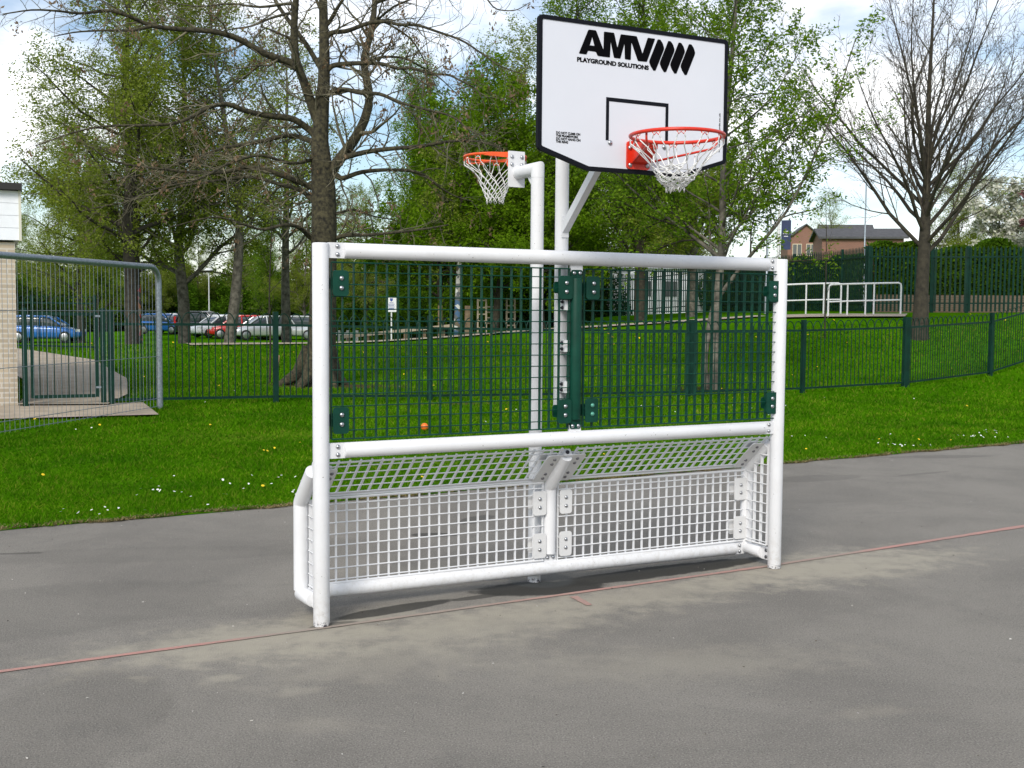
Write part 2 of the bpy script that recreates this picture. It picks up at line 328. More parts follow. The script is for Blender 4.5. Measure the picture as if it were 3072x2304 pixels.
# --- lawn sheet
DIRT = [(-3.4, 22.6, 1.9, .75, 12, .9, (.085, .060, .036)), (3.95, 23.6, .9, .8, 10, .9, (.045, .038, .022)), (-1.0, 19.6, 1.6, .22, 25, .7, (.11, .085, .045)), (1.2, 20.6, 1.2, .2, 25, .6, (.11, .085, .045)), (-4.55, 22.9, .6, .5, 0, .8, (.075, .055, .03)), (-3.3, 14.8, 1.5, .7, 30, .5, (.16, .24, .02)), (-.6, 13.2, 1.4, .5, 30, .4, (.15, .24, .02))]
def lawn_mat():
    m = bpy.data.materials.new('lawn_green'); m.use_nodes = True; t = m.node_tree; b = t.nodes['Principled BSDF']; k = t.links.new
    tcn = N(t, 'ShaderNodeTexCoord')
    def noise(sc_, det=5, ro=.6):
        n = N(t, 'ShaderNodeTexNoise'); n.inputs['Scale'].default_value = sc_; n.inputs['Detail'].default_value = det; n.inputs['Roughness'].default_value = ro; k(tcn.outputs['Object'], n.inputs['Vector']); return n.outputs['Fac']
    r1 = N(t, 'ShaderNodeValToRGB'); e = r1.color_ramp.elements; e[0].position = .33; e[0].color = (.048, .165, .002, 1); e[1].position = .68; e[1].color = (.088, .250, .004, 1)
    k(noise(1.1), r1.inputs[0])
    r2 = N(t, 'ShaderNodeValToRGB'); e = r2.color_ramp.elements; e[0].position = .40; e[0].color = (.35, .35, .35, 1); e[1].position = .62; e[1].color = (1, 1, 1, 1)
    k(noise(22, 4, .75), r2.inputs[0])
    mm = N(t, 'ShaderNodeMixRGB', blend_type='MULTIPLY'); mm.inputs[0].default_value = .5; k(r1.outputs[0], mm.inputs[1]); k(r2.outputs[0], mm.inputs[2])
    c = mm.outputs[0]
    for cx, cy, lx, ly, rot, f, col in DIRT:
        mpn = N(t, 'ShaderNodeMapping', vector_type='TEXTURE'); mpn.inputs['Location'].default_value = (cx, cy, 0); mpn.inputs['Rotation'].default_value = (0, 0, R(rot)); mpn.inputs['Scale'].default_value = (lx, ly, 100); k(tcn.outputs['Object'], mpn.inputs[0])
        ln = N(t, 'ShaderNodeVectorMath', operation='LENGTH'); k(mpn.outputs[0], ln.inputs[0]); ma = N(t, 'ShaderNodeMath', operation='MULTIPLY_ADD'); ma.inputs[1].default_value = 1.0; k(noise(3, 6, .7), ma.inputs[0]); k(ln.outputs['Value'], ma.inputs[2])
        mr = N(t, 'ShaderNodeMapRange', interpolation_type='SMOOTHSTEP'); mr.inputs[1].default_value = .9; mr.inputs[2].default_value = 1.6; mr.inputs[3].default_value = f; mr.inputs[4].default_value = 0; k(ma.outputs[0], mr.inputs[0])
        mxn = N(t, 'ShaderNodeMixRGB'); mxn.inputs[2].default_value = (*col, 1); k(mr.outputs[0], mxn.inputs[0]); k(c, mxn.inputs[1]); c = mxn.outputs[0]
    k(c, b.inputs['Base Color']); b.inputs['Roughness'].default_value = .95; b.inputs['Specular IOR Level'].default_value = .0
    bp = N(t, 'ShaderNodeBump'); bp.inputs['Strength'].default_value = .8; bp.inputs['Distance'].default_value = .05; k(noise(30, 4, .8), bp.inputs['Height']); k(bp.outputs[0], b.inputs['Normal'])
    return m
LAWN = lawn_mat()
ss = np.concatenate([np.linspace(-400, -32, 12), np.arange(-30, 62, .8), np.linspace(64, 400, 12)]); nn = np.concatenate([[0, .05, .2, .5], np.arange(1, 48, .8), np.linspace(50, 130, 18), np.linspace(150, 700, 8)])
S_, N_ = np.meshgrid(ss, nn); wob = .06*np.sin(S_*3.1)+.04*np.sin(S_*7.7+1); N2 = np.where(N_ == 0, wob*.6-.02, N_)
Xg = EA[0]+EV[0]*S_+NV[0]*N2; Yg = EA[1]+EV[1]*S_+NV[1]*N2; Zg = zg(Xg, Yg); Zg[0] = .004
nc = len(ss); i = np.arange(len(nn)-1)[:, None]*nc+np.arange(nc-1)[None]; qd = np.stack([i, i+1, i+nc+1, i+nc], -1).reshape(-1, 4)
tag(MB().add(np.stack([Xg, Yg, Zg], -1).reshape(-1, 3), qd).build('lawn', LAWN, smooth='all'), kind='structure')

# --- grass blades on the visible lawn
def grass():
    pts = []
    for d0, d1, dens in ((8.4, 11, 2600), (11, 14, 1700), (14, 18, 900), (18, 23, 420), (23, 34, 170)):
        a = .5*(d0+d1)*(d1-d0)*.92; n = int(a*dens)
        y = np.sqrt(rng.uniform(d0*d0, d1*d1, n)); x = rng.uniform(-.46, .46, n)*y
        pts.append(np.stack([x, y], 1))
    p = np.concatenate(pts); en = edge_n(p[:, 0], p[:, 1]); p = p[en > -.03+.03*np.sin(p[:, 0]*9)]
    p = p[~in_path(p)]
    for A_, B_ in zip(GPATH[:-1], GPATH[1:]):
        A_ = np.array(A_); B_ = np.array(B_); ab = (B_-A_)[:2]; t_ = np.clip(((p-A_[:2]) @ ab)/(ab @ ab), 0, 1); p = p[np.linalg.norm(p-(A_[:2]+t_[:, None]*ab), axis=1) > (A_[2]+(B_[2]-A_[2])*t_)/2]
    for cx, cy, lx, ly, rot, f, col in DIRT[:5]:
        ca, sa = math.cos(R(rot)), math.sin(R(rot)); dx, dy = p[:, 0]-cx, p[:, 1]-cy; q_ = np.hypot((dx*ca+dy*sa)/lx, (-dx*sa+dy*ca)/ly); p = p[q_ > rng.uniform(.35, 1.05, len(p))]
    n = len(p); z = zg(p[:, 0], p[:, 1]); d = p[:, 1]
    h = rng.uniform(.018, .042, n)*(1+np.clip((d-12)/20, 0, .8)); w = rng.uniform(.004, .008, n)*(1+np.clip((d-9)/7, 0, 3))
    clump = np.sin(p[:, 0]*4.3+np.sin(p[:, 1]*3.1))*np.sin(p[:, 1]*3.7+np.sin(p[:, 0]*2.3)); h *= 1+.35*clump
    a = rng.uniform(0, 2*math.pi, n); lx = rng.normal(0, .028, n); ly = rng.normal(0, .028, n)
    b0 = np.stack([p[:, 0]-np.cos(a)*w, p[:, 1]-np.sin(a)*w, z-.005], 1); b1 = np.stack([p[:, 0]+np.cos(a)*w, p[:, 1]+np.sin(a)*w, z-.005], 1)
    tp = np.stack([p[:, 0]+lx, p[:, 1]+ly, z+h], 1)
    V = np.stack([b0, b1, tp], 1).reshape(-1, 3); T = np.arange(n*3).reshape(-1, 3)
    G = leafmat('grass_blade', [(.040, .140, .002), (.062, .205, .003), (.080, .250, .004), (.110, .28, .008), (.20, .27, .03)], .45)
    t_ = G.node_tree; k_ = t_.links.new; rp_ = [q for q in t_.nodes if q.type == 'VALTORGB'][0]; tcn = N(t_, 'ShaderNodeTexCoord'); nz = N(t_, 'ShaderNodeTexNoise'); nz.inputs['Scale'].default_value = .75; nz.inputs['Detail'].default_value = 6; nz.inputs['Roughness'].default_value = .65
    k_(tcn.outputs['Object'], nz.inputs[0]); r2_ = N(t_, 'ShaderNodeValToRGB'); e_ = r2_.color_ramp.elements; e_[0].position = .36; e_[0].color = (.62, .70, .75, 1); e_[1].position = .64; e_[1].color = (1.25, 1.08, 1.0, 1)
    k_(nz.outputs[0], r2_.inputs[0]); mu = N(t_, 'ShaderNodeMixRGB', blend_type='MULTIPLY'); mu.inputs[0].default_value = 1; tg = [l.to_socket for l in rp_.outputs[0].links]; k_(rp_.outputs[0], mu.inputs[1]); k_(r2_.outputs[0], mu.inputs[2])
    for q in tg: k_(mu.outputs[0], q)
    o = ob('grass', MB().add(V, tris=T).mesh('grass', G, fix=False)); tag(o, kind='stuff')
    m = 16000; s_ = rng.uniform(-3, 17, m); e_ = np.abs(rng.normal(0, .05, m))-.035+.03*np.sin(s_*5)+.02*np.sin(s_*13.7); x = EA[0]+EV[0]*s_+NV[0]*e_; y = EA[1]+EV[1]*s_+NV[1]*e_
    h_ = rng.uniform(.008, .03, m); a = rng.uniform(0, 6.28, m); w = rng.uniform(.004, .009, m); l_ = rng.normal(0, .03, (m, 2))
    V = np.stack([np.stack([x-np.cos(a)*w, y-np.sin(a)*w, np.full(m, .004)], 1), np.stack([x+np.cos(a)*w, y+np.sin(a)*w, np.full(m, .004)], 1), np.stack([x+l_[:, 0], y+l_[:, 1], .006+h_], 1)], 1).reshape(-1, 3)
    tag(ob('dry_grass', MB().add(V, tris=np.arange(m*3).reshape(-1, 3)).mesh('dry_grass', leafmat('dry_straw', [(.10, .085, .04), (.24, .19, .09), (.34, .27, .14), (.05, .09, .02)], .2), fix=False)), kind='stuff')
GPATH = [(-6.85, 17.4, 1.3), (-7.3, 19.2, 1.6), (-8.6, 22.5, 1.9), (-11.0, 27, 2.2), (-15.5, 31.5, 2.2), (-22, 35, 2.2)]
def in_path(p):
    # concrete slab by the wall and gate
    u_ = (p-np.array([-7.39, 17.24])) @ np.array([.909, .417]); v_ = (p-np.array([-7.39, 17.24])) @ np.array([-.417, .909])
    return (u_ < 1.8) & (v_ > -1.75) & (v_ < .2)

# --- concrete slab and path through the gate, crest path
def ribbon(name, pts, w, mt, lift=.03, kind='structure'):
    P = np.array(pts, float); P2 = []
    for k in range(len(P)-1):
        n = max(2, int(np.linalg.norm(P[k+1, :2]-P[k, :2])/.8))
        for j in range(n): P2.append(P[k]+(P[k+1]-P[k])*j/n)
    P2.append(P[-1]); P2 = np.array(P2); T = np.gradient(P2[:, :2], axis=0); T /= np.linalg.norm(T, axis=1)[:, None]; Q = np.stack([-T[:, 1], T[:, 0]], 1)
    W = P2[:, 2:3] if P2.shape[1] > 2 else w
    cols = [P2[:, :2]+Q*W*f for f in (-.5, 0, .5)]
    v = np.stack([np.concatenate([c, (zg(c[:, 0], c[:, 1])+lift)[:, None]], 1) for c in cols], 1); m = len(P2)
    i = np.arange(m-1)[:, None]*3+np.arange(2)[None]
    return tag(MB().add(v.reshape(-1, 3), np.stack([i, i+1, i+4, i+3], -1).reshape(-1, 4)).build(name, mt), kind=kind)
FD = np.array([.909, .417]); FN = np.array([-.417, .909])      # along / across the bow-top fence
def slab(name, a0, a1, b0, b1, lift):
    o_ = np.array([-7.39, 17.24]); na, nb = 14, 6
    A, B = np.meshgrid(np.linspace(a0, a1, na), np.linspace(b0, b1, nb)); x = o_[0]+FD[0]*A+FN[0]*B; y = o_[1]+FD[1]*A+FN[1]*B; z = zg(x, y)+lift
    i = np.arange(nb-1)[:, None]*na+np.arange(na-1)[None]
    tag(MB().add(np.stack([x, y, z], -1).reshape(-1, 3), np.stack([i, i+1, i+na+1, i+na], -1).reshape(-1, 4)).build(name, CONC), kind='structure')
slab('concrete_apron', -8, 1.75, -1.7, .15, .035)
ribbon('gate_path', GPATH, 1.6, CONC, .06)
ribbon('crest_path', [(-9.5, 33.5, 1.1), (-6.0, 35.0, 1.1), (-2.6, 36.4, 1.1), (.47, 37.6, 1.1), (3.2, 38.0, 1.1), (6.2, 38.4, 1.1), (8.4, 38.8, 1.1)], 1.1, CONC, .05)
grass()

# --- painted line and flowers
LINE = bpy.data.materials.new('worn_red_line'); LINE.use_nodes = True
def _line():
    t = LINE.node_tree; b = t.nodes['Principled BSDF']; k = t.links.new; tcn = N(t, 'ShaderNodeTexCoord'); b.inputs['Roughness'].default_value = .85
    n1 = N(t, 'ShaderNodeTexNoise'); n1.inputs['Scale'].default_value = 1.1; n1.inputs['Detail'].default_value = 2; n2 = N(t, 'ShaderNodeTexNoise'); n2.inputs['Scale'].default_value = 60; n2.inputs['Detail'].default_value = 4
    k(tcn.outputs['Object'], n1.inputs[0]); k(tcn.outputs['Object'], n2.inputs[0])
    rp = N(t, 'ShaderNodeValToRGB'); rp.color_ramp.elements[0].position = .36; rp.color_ramp.elements[1].position = .64
    ad = N(t, 'ShaderNodeMath', operation='MULTIPLY_ADD'); ad.inputs[1].default_value = .45; k(n2.outputs[0], ad.inputs[0]); ml = N(t, 'ShaderNodeMath', operation='MULTIPLY'); ml.inputs[1].default_value = .62; k(n1.outputs[0], ml.inputs[0]); k(ml.outputs[0], ad.inputs[2]); k(ad.outputs[0], rp.inputs[0])
    e = rp.color_ramp.elements; e[0].color = (.26, .20, .17, 1); e[1].color = (.43, .215, .18, 1); c = rp.outputs[0]
    for cx, cy, lx, ly, f in ((-.75, 6.3, .95, .6, .80), (2.15, 8.0, .75, .5, .60), (.15, 6.8, .55, .4, .35)):
        mpn = N(t, 'ShaderNodeMapping', vector_type='TEXTURE'); mpn.inputs['Location'].default_value = (cx, cy, 0); mpn.inputs['Rotation'].default_value = (0, 0, R(29)); mpn.inputs['Scale'].default_value = (lx, ly, 100); k(tcn.outputs['Object'], mpn.inputs[0])
        ln = N(t, 'ShaderNodeVectorMath', operation='LENGTH'); k(mpn.outputs[0], ln.inputs[0]); mr = N(t, 'ShaderNodeMapRange', interpolation_type='SMOOTHSTEP'); mr.inputs[1].default_value = .45; mr.inputs[2].default_value = 1.1; mr.inputs[3].default_value = f; mr.inputs[4].default_value = 0; k(ln.outputs['Value'], mr.inputs[0])
        mxn = N(t, 'ShaderNodeMixRGB'); mxn.inputs[2].default_value = (.27, .245, .20, 1); k(mr.outputs[0], mxn.inputs[0]); k(c, mxn.inputs[1]); c = mxn.outputs[0]
    k(c, b.inputs['Base Color'])
_line()
def line_strip(name, pts, label):
    mb = MB(); v = []
    for x, y, w, tx, ty in pts: v += [(x-ty*w/2, y+tx*w/2, .004), (x+ty*w/2, y-tx*w/2, .004)]
    mb.add(v, [(2*i, 2*i+1, 2*i+3, 2*i+2) for i in range(len(pts)-1)]); o = mb.build(name, LINE, smooth=False); tag(o, kind='structure'); return o
def lp(a, b, w0, w1, n):
    a = np.array(a); b = np.array(b); t_ = (b-a)/np.linalg.norm(b-a)
    return [(*(a+(b-a)*i/n), (w0+(w1-w0)*i/n)*random.uniform(.85, 1.15), *t_) for i in range(n+1)]
line_strip('red_line', lp((-4.6, 4.15), (-1.0, 6.17), .042, .036, 60)+lp((-.98, 6.18), (1.8, 7.785), .034, .042, 60)+lp((1.82, 7.80), (4.23, 9.33), .044, .066, 40)+lp((4.25, 9.34), (14, 15.6), .066, .07, 60), '')
line_strip('red_tick', lp((.385, 6.89), (.47, 6.68), .055, .035, 8), '')
def flowers(name, n, cols, h, r, spots, band):
    mb = MB()
    P = []
    for x, y, s_, k in spots: P += [(x+random.gauss(0, s_), y+random.gauss(0, s_*.7)) for _ in range(k)]
    for _ in range(n):
        d = math.sqrt(random.uniform(band[0]**2, band[1]**2)); P.append((random.uniform(-.45, .45)*d, d))
    for x, y in P:
        if edge_n(x, y) < .08 or in_path(np.array([[x, y]]))[0]: continue
        z = zg(x, y)+h*random.uniform(.8, 1.2); rr = r*random.uniform(.8, 1.2)*(1+max(0, (y-16)/25)); t0 = random.random()
        tl = (random.gauss(0, .3), -.25+random.gauss(0, .25))
        v = [(x, y, z+rr*.15)]+[(x+rr*math.cos(t0+i*math.pi/4), y+rr*math.sin(t0+i*math.pi/4), z+rr*(math.cos(t0+i*math.pi/4)*tl[0]+math.sin(t0+i*math.pi/4)*-tl[1])) for i in range(8)]
        mb.add(v, tris=[(0, i, i % 8+1) for i in range(1, 9)])
    tag(mb.build(name, mat(name+'_petal', cols, rough=.8), smooth=False), kind='stuff')
flowers('daisies', 40, (.80, .80, .74), .035, .011, [(-3.4, 9.5, .3, 12), (-2.7, 10.6, .5, 18), (-2.2, 11.4, .4, 12), (-1.9, 10.4, .2, 5), (5.0, 14.8, .25, 16), (6.4, 15.8, .2, 10), (4.6, 15.6, .5, 8), (7, 16.6, .4, 8), (-3.3, 9.3, .12, 6)], (9.5, 24))
flowers('dandelions', 45, (.75, .52, .01), .045, .015, [(-2.6, 13.4, .35, 8), (5.4, 15.4, .3, 4), (3, 35, 2, 20), (-1, 33, 2, 10)], (9.5, 38))
# ------------------------------------------------------------------ the goal wall
GO = np.array([-1.0398, 6.2053, 0]); GTH = 0.4901; GW = 3.2197; GD = 0.3049
goal = thing('ball_goal', 'white tubular steel goal frame with dark green mesh panels above and white mesh recess below', 'goal', GO, GTH)
PR = .045
BOLT_ME = {}
def bolts(parent, pts, nrm, r=.0125, h=.009, m=None, name='bolt'):
    key = (tuple(np.round(nrm, 3)), r, h, (m or STEEL).name)
    if key not in BOLT_ME: BOLT_ME[key] = MB().dome((0, 0, 0), nrm, r, h, 12).mesh('bolt', m or STEEL, 'all')
    for p in pts: ob(name, BOLT_ME[key], parent, p)
def cylpart(name, a, b, r, m, parent, bev=.006, n=28): return MB().cyl(a, b, r, n, bev).build(name, m, parent)
for uu in (0.0, GW): cylpart('post', (uu, 0, 0), (uu, 0, 2.1), PR, WORN, goal, .007, 32)
ident = lambda x, y, d: (x, d, y)
def plate(u0, u1, z0, z1, v0, v1, m, r, parent, name, bolt=None, bh=.009, br=.0125, bm=None, **kw):
    o = MB().prism(rrect(u0, u1, z0, z1, r), v1, v0, ident).build(name, m, parent, **kw)
    if bolt: bolts(o, [(a, v0, b) for a, b in bolt], (0, -1, 0), br, bh, bm)
    return o
for nm, z in (('top_rail', 2.0617), ('middle_rail', .9675)):
    rail = cylpart(nm, (.128, 0, z), (3.098, 0, z), .043, WORN, goal, .006, 32)
    for a, b, bu_ in ((.036, .15, .092), (3.085, 3.19, 3.135)):
        plate(a, b, z-.042, z+.042, -.014, .012, WHITE, .010, goal, 'joint_plate', [(bu_, z+.022), (bu_, z-.022)], .011)
BZ0, BZ1 = .118, .087
def bz(u_): return BZ0+(BZ1-BZ0)*u_/GW
cylpart('base_rail', (.06, GD, bz(.06)), (3.115, GD, bz(3.115)), .044, WORN, goal, .006, 32)
plate(3.10, 3.20, bz(3.16)-.04, bz(3.16)+.04, GD-.014, GD+.010, WHITE, .008, goal, 'joint_plate', [(3.155, bz(3.16)+.021), (3.155, bz(3.16)-.021)], .011)
for uu, uf in ((-.018, 0), (3.222, GW)):
    z = bz(uu); t = MB().cyl((uu, GD+.004, z), (uu+(uf-uu)*.6, .125, z), .042, 28, .006).build('side_rail', WHITE, goal)
    MB().prism([(.132, z-.043), (.132, z+.043), (.040, z+.043), (.040, z-.043)], -.008, .008, lambda a, b, d, uf=uf: (uf*.8+uu*.2+d, a, b)).build('joint_plate', WHITE, goal)
    sx = 1 if uu < 0 else -1
    bolts(t, [(uf*.8+uu*.2+.009*sx, .075, z+.023), (uf*.8+uu*.2+.009*sx, .075, z-.023)], (sx, 0, 0), .0125, .010)
    bolts(t, [(uf*.8+uu*.2-.009, .075, z+.023), (uf*.8+uu*.2-.009, .075, z-.023)], (-1, 0, 0), .0125, .010)
    MB().tube([(uu, GD, z+.02), (uu, GD, .40), (uu, GD, .632), (uu, GD-.004, .645), (uu, GD-.03, .672), (uu, .085, .845)], .043, 28).build('corner_upright', WHITE, goal)
    MB().prism([(.105, .83), (.075, .90), (.035, .90), (.035, .84)], -.008, .008, lambda a, b, d, uu=uu: (uu+d, a, b)).build('joint_plate', WHITE, goal)
    bolts(goal, [(uu+(.009 if uu < 0 else -.009), .06, .878)], (1 if uu < 0 else -1, 0, 0), .011, .010, name='bolt')
ctr = MB().tube([(1.620, GD, .195), (1.620, GD, .40), (1.620, GD, .612), (1.619, GD-.004, .626), (1.618, GD-.03, .653), (1.612, .095, .845)], .041, 28).build('middle_upright', WHITE, goal)
MB().box((1.612, .082, .868), (.058, .012, .05), Matrix.Rotation(R(-45), 3, 'X')).build('joint_plate', WHITE, goal)
bolts(ctr, [(1.608, .070, .872)], (0, -.7, .4), .013, .012, DARK)
plate(1.578, 1.664, .128, .205, GD-.012, GD+.008, WHITE, .008, goal, 'joint_plate', [(1.600, .170), (1.642, .170)], .011)

def meshpanel(name, label, m, o_, ax, ay, an, w, h, nbars, rods, bar=.024, th=.0044, rr=.0034, edge=.0045, parent=goal, clip=None):
    """flat bars along ay (deep along an), round rods along ax"""
    o_ = np.array(o_, float); ax = np.array(ax, float); ay = np.array(ay, float); an = np.array(an, float); mb = MB(); Rm = np.stack([ax, ay, an], 1)
    for i in range(nbars+1):
        x = w*i/nbars; hh = clip(x) if clip else h
        mb.box(o_+ax*x+ay*hh/2+an*(bar/2+.003), (th, hh, bar), Rm)
    for k, y in enumerate(rods):
        xs = [x for x in np.linspace(0, w, 40) if (clip(x) if clip else h) >= y-.001]
        if len(xs) < 2: continue
        r_ = edge if k in (0, len(rods)-1) else rr
        mb.tube([o_+ax*(xs[0]-.003)+ay*y, o_+ax*(xs[-1]+.003)+ay*y], r_, 6)
    o = mb.build(name, m, parent, smooth=False); 
    if label: o['label'] = label
    return o
UZ = [0, .047]+[.047+.0667*i for i in range(1, 14)]+[.966]
for u0, w in ((.060, 1.505), (1.674, 1.506)):
    meshpanel('upper_mesh_panel', 'dark green mesh panel of flat bars and thin rods', GREEN, (u0, -.010, 1.031), (1, 0, 0), (0, 0, 1), (0, 1, 0), w, .966, 23, UZ)
RZ = [0, .02]+[.02+.0667*i for i in range(1, 7)]+[.462, .497]
for u0, w in ((.058, 1.507), (1.676, 1.505)):
    zb = bz(u0+.7)+.047
    meshpanel('rear_mesh_panel', 'white mesh panel at the back of the goal recess', WHITE, (u0, GD-.014, zb), (1, 0, 0), (0, 0, 1), (0, 1, 0), w, .497, 23, RZ, bar=.013, th=.0088, rr=.0040, edge=.008)
    s_ = np.array([0, -(GD-.055), .893-.668]); Ls = np.linalg.norm(s_); s_ /= Ls; n_ = np.cross([1, 0, 0], s_); n_ = -n_ if n_[2] < 0 else n_
    pm = meshpanel('sloping_mesh_panel', 'white mesh panel sloping down into the goal recess', WHITE, (u0, GD-.008, .668), (1, 0, 0), s_, n_, w, Ls, 23, [0]+[.030+.0667*i for i in range(0, 5)]+[Ls], bar=.013, th=.0100, rr=.0036, edge=.006)
    mb = MB(); mb.box(np.array([u0+w/2, GD-.008, .668])+s_*.012+n_*.004, (w, .026, .004), np.stack([[1, 0, 0], s_, n_], 1)); mb.build('edge_strip', WHITE, pm)
for uu in (.012, 3.190):
    meshpanel('side_mesh_panel', None, WHITE, (uu, .058, .150), (0, 1, 0), (0, 0, 1), (1, 0, 0), .205, .68, 3, [0]+[.02+.0667*i for i in range(0, 10)], bar=.018, th=.012, rr=.0036, edge=.006, clip=lambda x: .70-.93*x)
# green column and clamps
cg = cylpart('green_column', (1.614, 0, 1.078), (1.614, 0, 1.944), .0375, GREEN, goal, .012, 28)
for z0, z1, zb in ((1.925, 1.992, 1.972), (1.024, 1.10, 1.043)):
    plate(1.576, 1.653, z0, z1, -.010, .006, GREEN, .012, cg, 'end_tab', None)
    bolts(cg, [(1.594, -.010, zb), (1.635, -.010, zb)], (0, -1, 0), .0125, .010)
    plate(1.572, 1.657, (1.98 if z0 > 1.5 else .99), (2.03 if z0 > 1.5 else 1.050), -.005, .009, WHITE, .006, goal, 'rail_tab')
GB = mat('green_chipped_bolt', (.10, .33, .25), rough=.4, metal=.4)
for u0, u1 in ((.061, .152), (1.480, 1.577), (1.674, 1.769), (3.102, 3.197)):
    for z0, z1, b0 in ((1.814, 1.954, 1.911), (1.062, 1.208, 1.166)):
        uc = (u0+u1)/2+(.004 if u0 < 2 else 0)
        gb = GB if (1.6 < u0 < 2 and z0 < 1.5) else None
        plate(u0, u1, z0, z1, -.026, -.019, GREEN, .018, goal, 'panel_clamp', [(uc, b0), (uc, b0-.053)], .011, .0135, gb)
        plate(u0-.010, u1-.010, z0+.035, z1-.035, .018, .026, GREEN, .016, goal, 'panel_clamp')
for u0, u1 in ((1.484, 1.579), (1.679, 1.768), (3.090, 3.198)):
    dz = bz(u0)-bz(1.5)
    for z0, z1 in ((.450, .604), (.175, .334)):
        plate(u0, u1, z0+dz, z1+dz, GD-.032, GD-.024, PLATEW, .018, goal, 'panel_clamp', [((u0+u1)/2, z1+dz-.050), ((u0+u1)/2, z1+dz-.104)], .010, .012)
        plate(u0-.012, u1-.012, z0+.03+dz, z1-.03+dz, GD+.012, GD+.019, PLATEW, .016, goal, 'panel_clamp')
s_ = np.array([0, GD-.055, .668-.893]); Ls = np.linalg.norm(s_); s_ /= Ls; nf = np.cross([1, 0, 0], s_); nf = nf if nf[1] < 0 else -nf
o0 = np.array([0, .055, .893])
for u0, u1 in ((1.476, 1.588), (1.640, 1.752), (.060, .125), (3.075, 3.185)):
    f = lambda a, b, d: tuple(o0+np.array([a, 0, 0])+s_*b+nf*d)
    pl_ = MB().prism(rrect(u0, u1, .040, .325, .020), .012, .019, f).build('slope_clamp', PLATEW, goal)
    bolts(pl_, [f((u0+u1)/2+.004, t_, .019) for t_ in (.080, .128, .235, .283)], tuple(nf), .011, .010, mat('dull_bolt_steel', (.20, .20, .21), .5, .8) if u0 == 1.476 else bpy.data.materials['dull_bolt_steel'])
    MB().prism(rrect(u0-.01, u1-.01, .08, .16, .015), -.036, -.028, f).build('slope_clamp', PLATEW, goal)

# ------------------------------------------------------------------ writing helpers
def curve_mesh(name, splines, m, depth=.0008):
    cu = bpy.data.curves.new(name, 'CURVE'); cu.dimensions = '2D'; cu.fill_mode = 'BOTH'; cu.extrude = depth
    for s in splines:
        sp_ = cu.splines.new('POLY'); sp_.points.add(len(s)-1); sp_.use_cyclic_u = True
        for p, c in zip(sp_.points, s): p.co = (c[0], c[1], 0, 1)
    o = bpy.data.objects.new(name, cu); COL.objects.link(o); bpy.context.view_layer.update()
    me = bpy.data.meshes.new_from_object(o.evaluated_get(bpy.context.evaluated_depsgraph_get())); bpy.data.objects.remove(o); bpy.data.curves.remove(cu)
    me.name = name; me.materials.clear(); me.materials.append(m); return me
def text_mesh(name, txt, x0, y0, w, h, m, bold=.0, depth=.0006, rows=1):
    cu = bpy.data.curves.new(name, 'FONT'); cu.body = txt; cu.extrude = depth*20; cu.offset = bold; cu.space_line = .92
    o = bpy.data.objects.new(name, cu); COL.objects.link(o); bpy.context.view_layer.update()
    me = bpy.data.meshes.new_from_object(o.evaluated_get(bpy.context.evaluated_depsgraph_get())); bpy.data.objects.remove(o); bpy.data.curves.remove(cu)
    n = len(me.vertices); a = np.zeros(n*3); me.vertices.foreach_get('co', a); a = a.reshape(-1, 3)
    mn, mx_ = a.min(0), a.max(0); a[:, 0] = x0+(a[:, 0]-mn[0])/(mx_[0]-mn[0])*w; a[:, 1] = y0+(a[:, 1]-mn[1])/(mx_[1]-mn[1])*h; a[:, 2] *= depth/max(mx_[2], 1e-6)
    me.vertices.foreach_set('co', a.ravel()); me.update(); me.name = name; me.materials.clear(); me.materials.append(m); return me
def torus(mb, c, Rr, r, n=64, k=12):
    t = np.linspace(0, 2*math.pi, n, endpoint=False); p = np.linspace(0, 2*math.pi, k, endpoint=False)
    T, P = np.meshgrid(t, p, indexing='ij')
    v = np.stack([c[0]+(Rr+r*np.cos(P))*np.cos(T), c[1]+(Rr+r*np.cos(P))*np.sin(T), c[2]+r*np.sin(P)], -1).reshape(-1, 3)
    i = np.arange(n)[:, None]; j = np.arange(k)[None]; i2 = (i+1) % n; j2 = (j+1) % k
    mb.add(v, np.stack([i*k+j, i2*k+j, i2*k+j2, i*k+j2], -1).reshape(-1, 4)); return mb
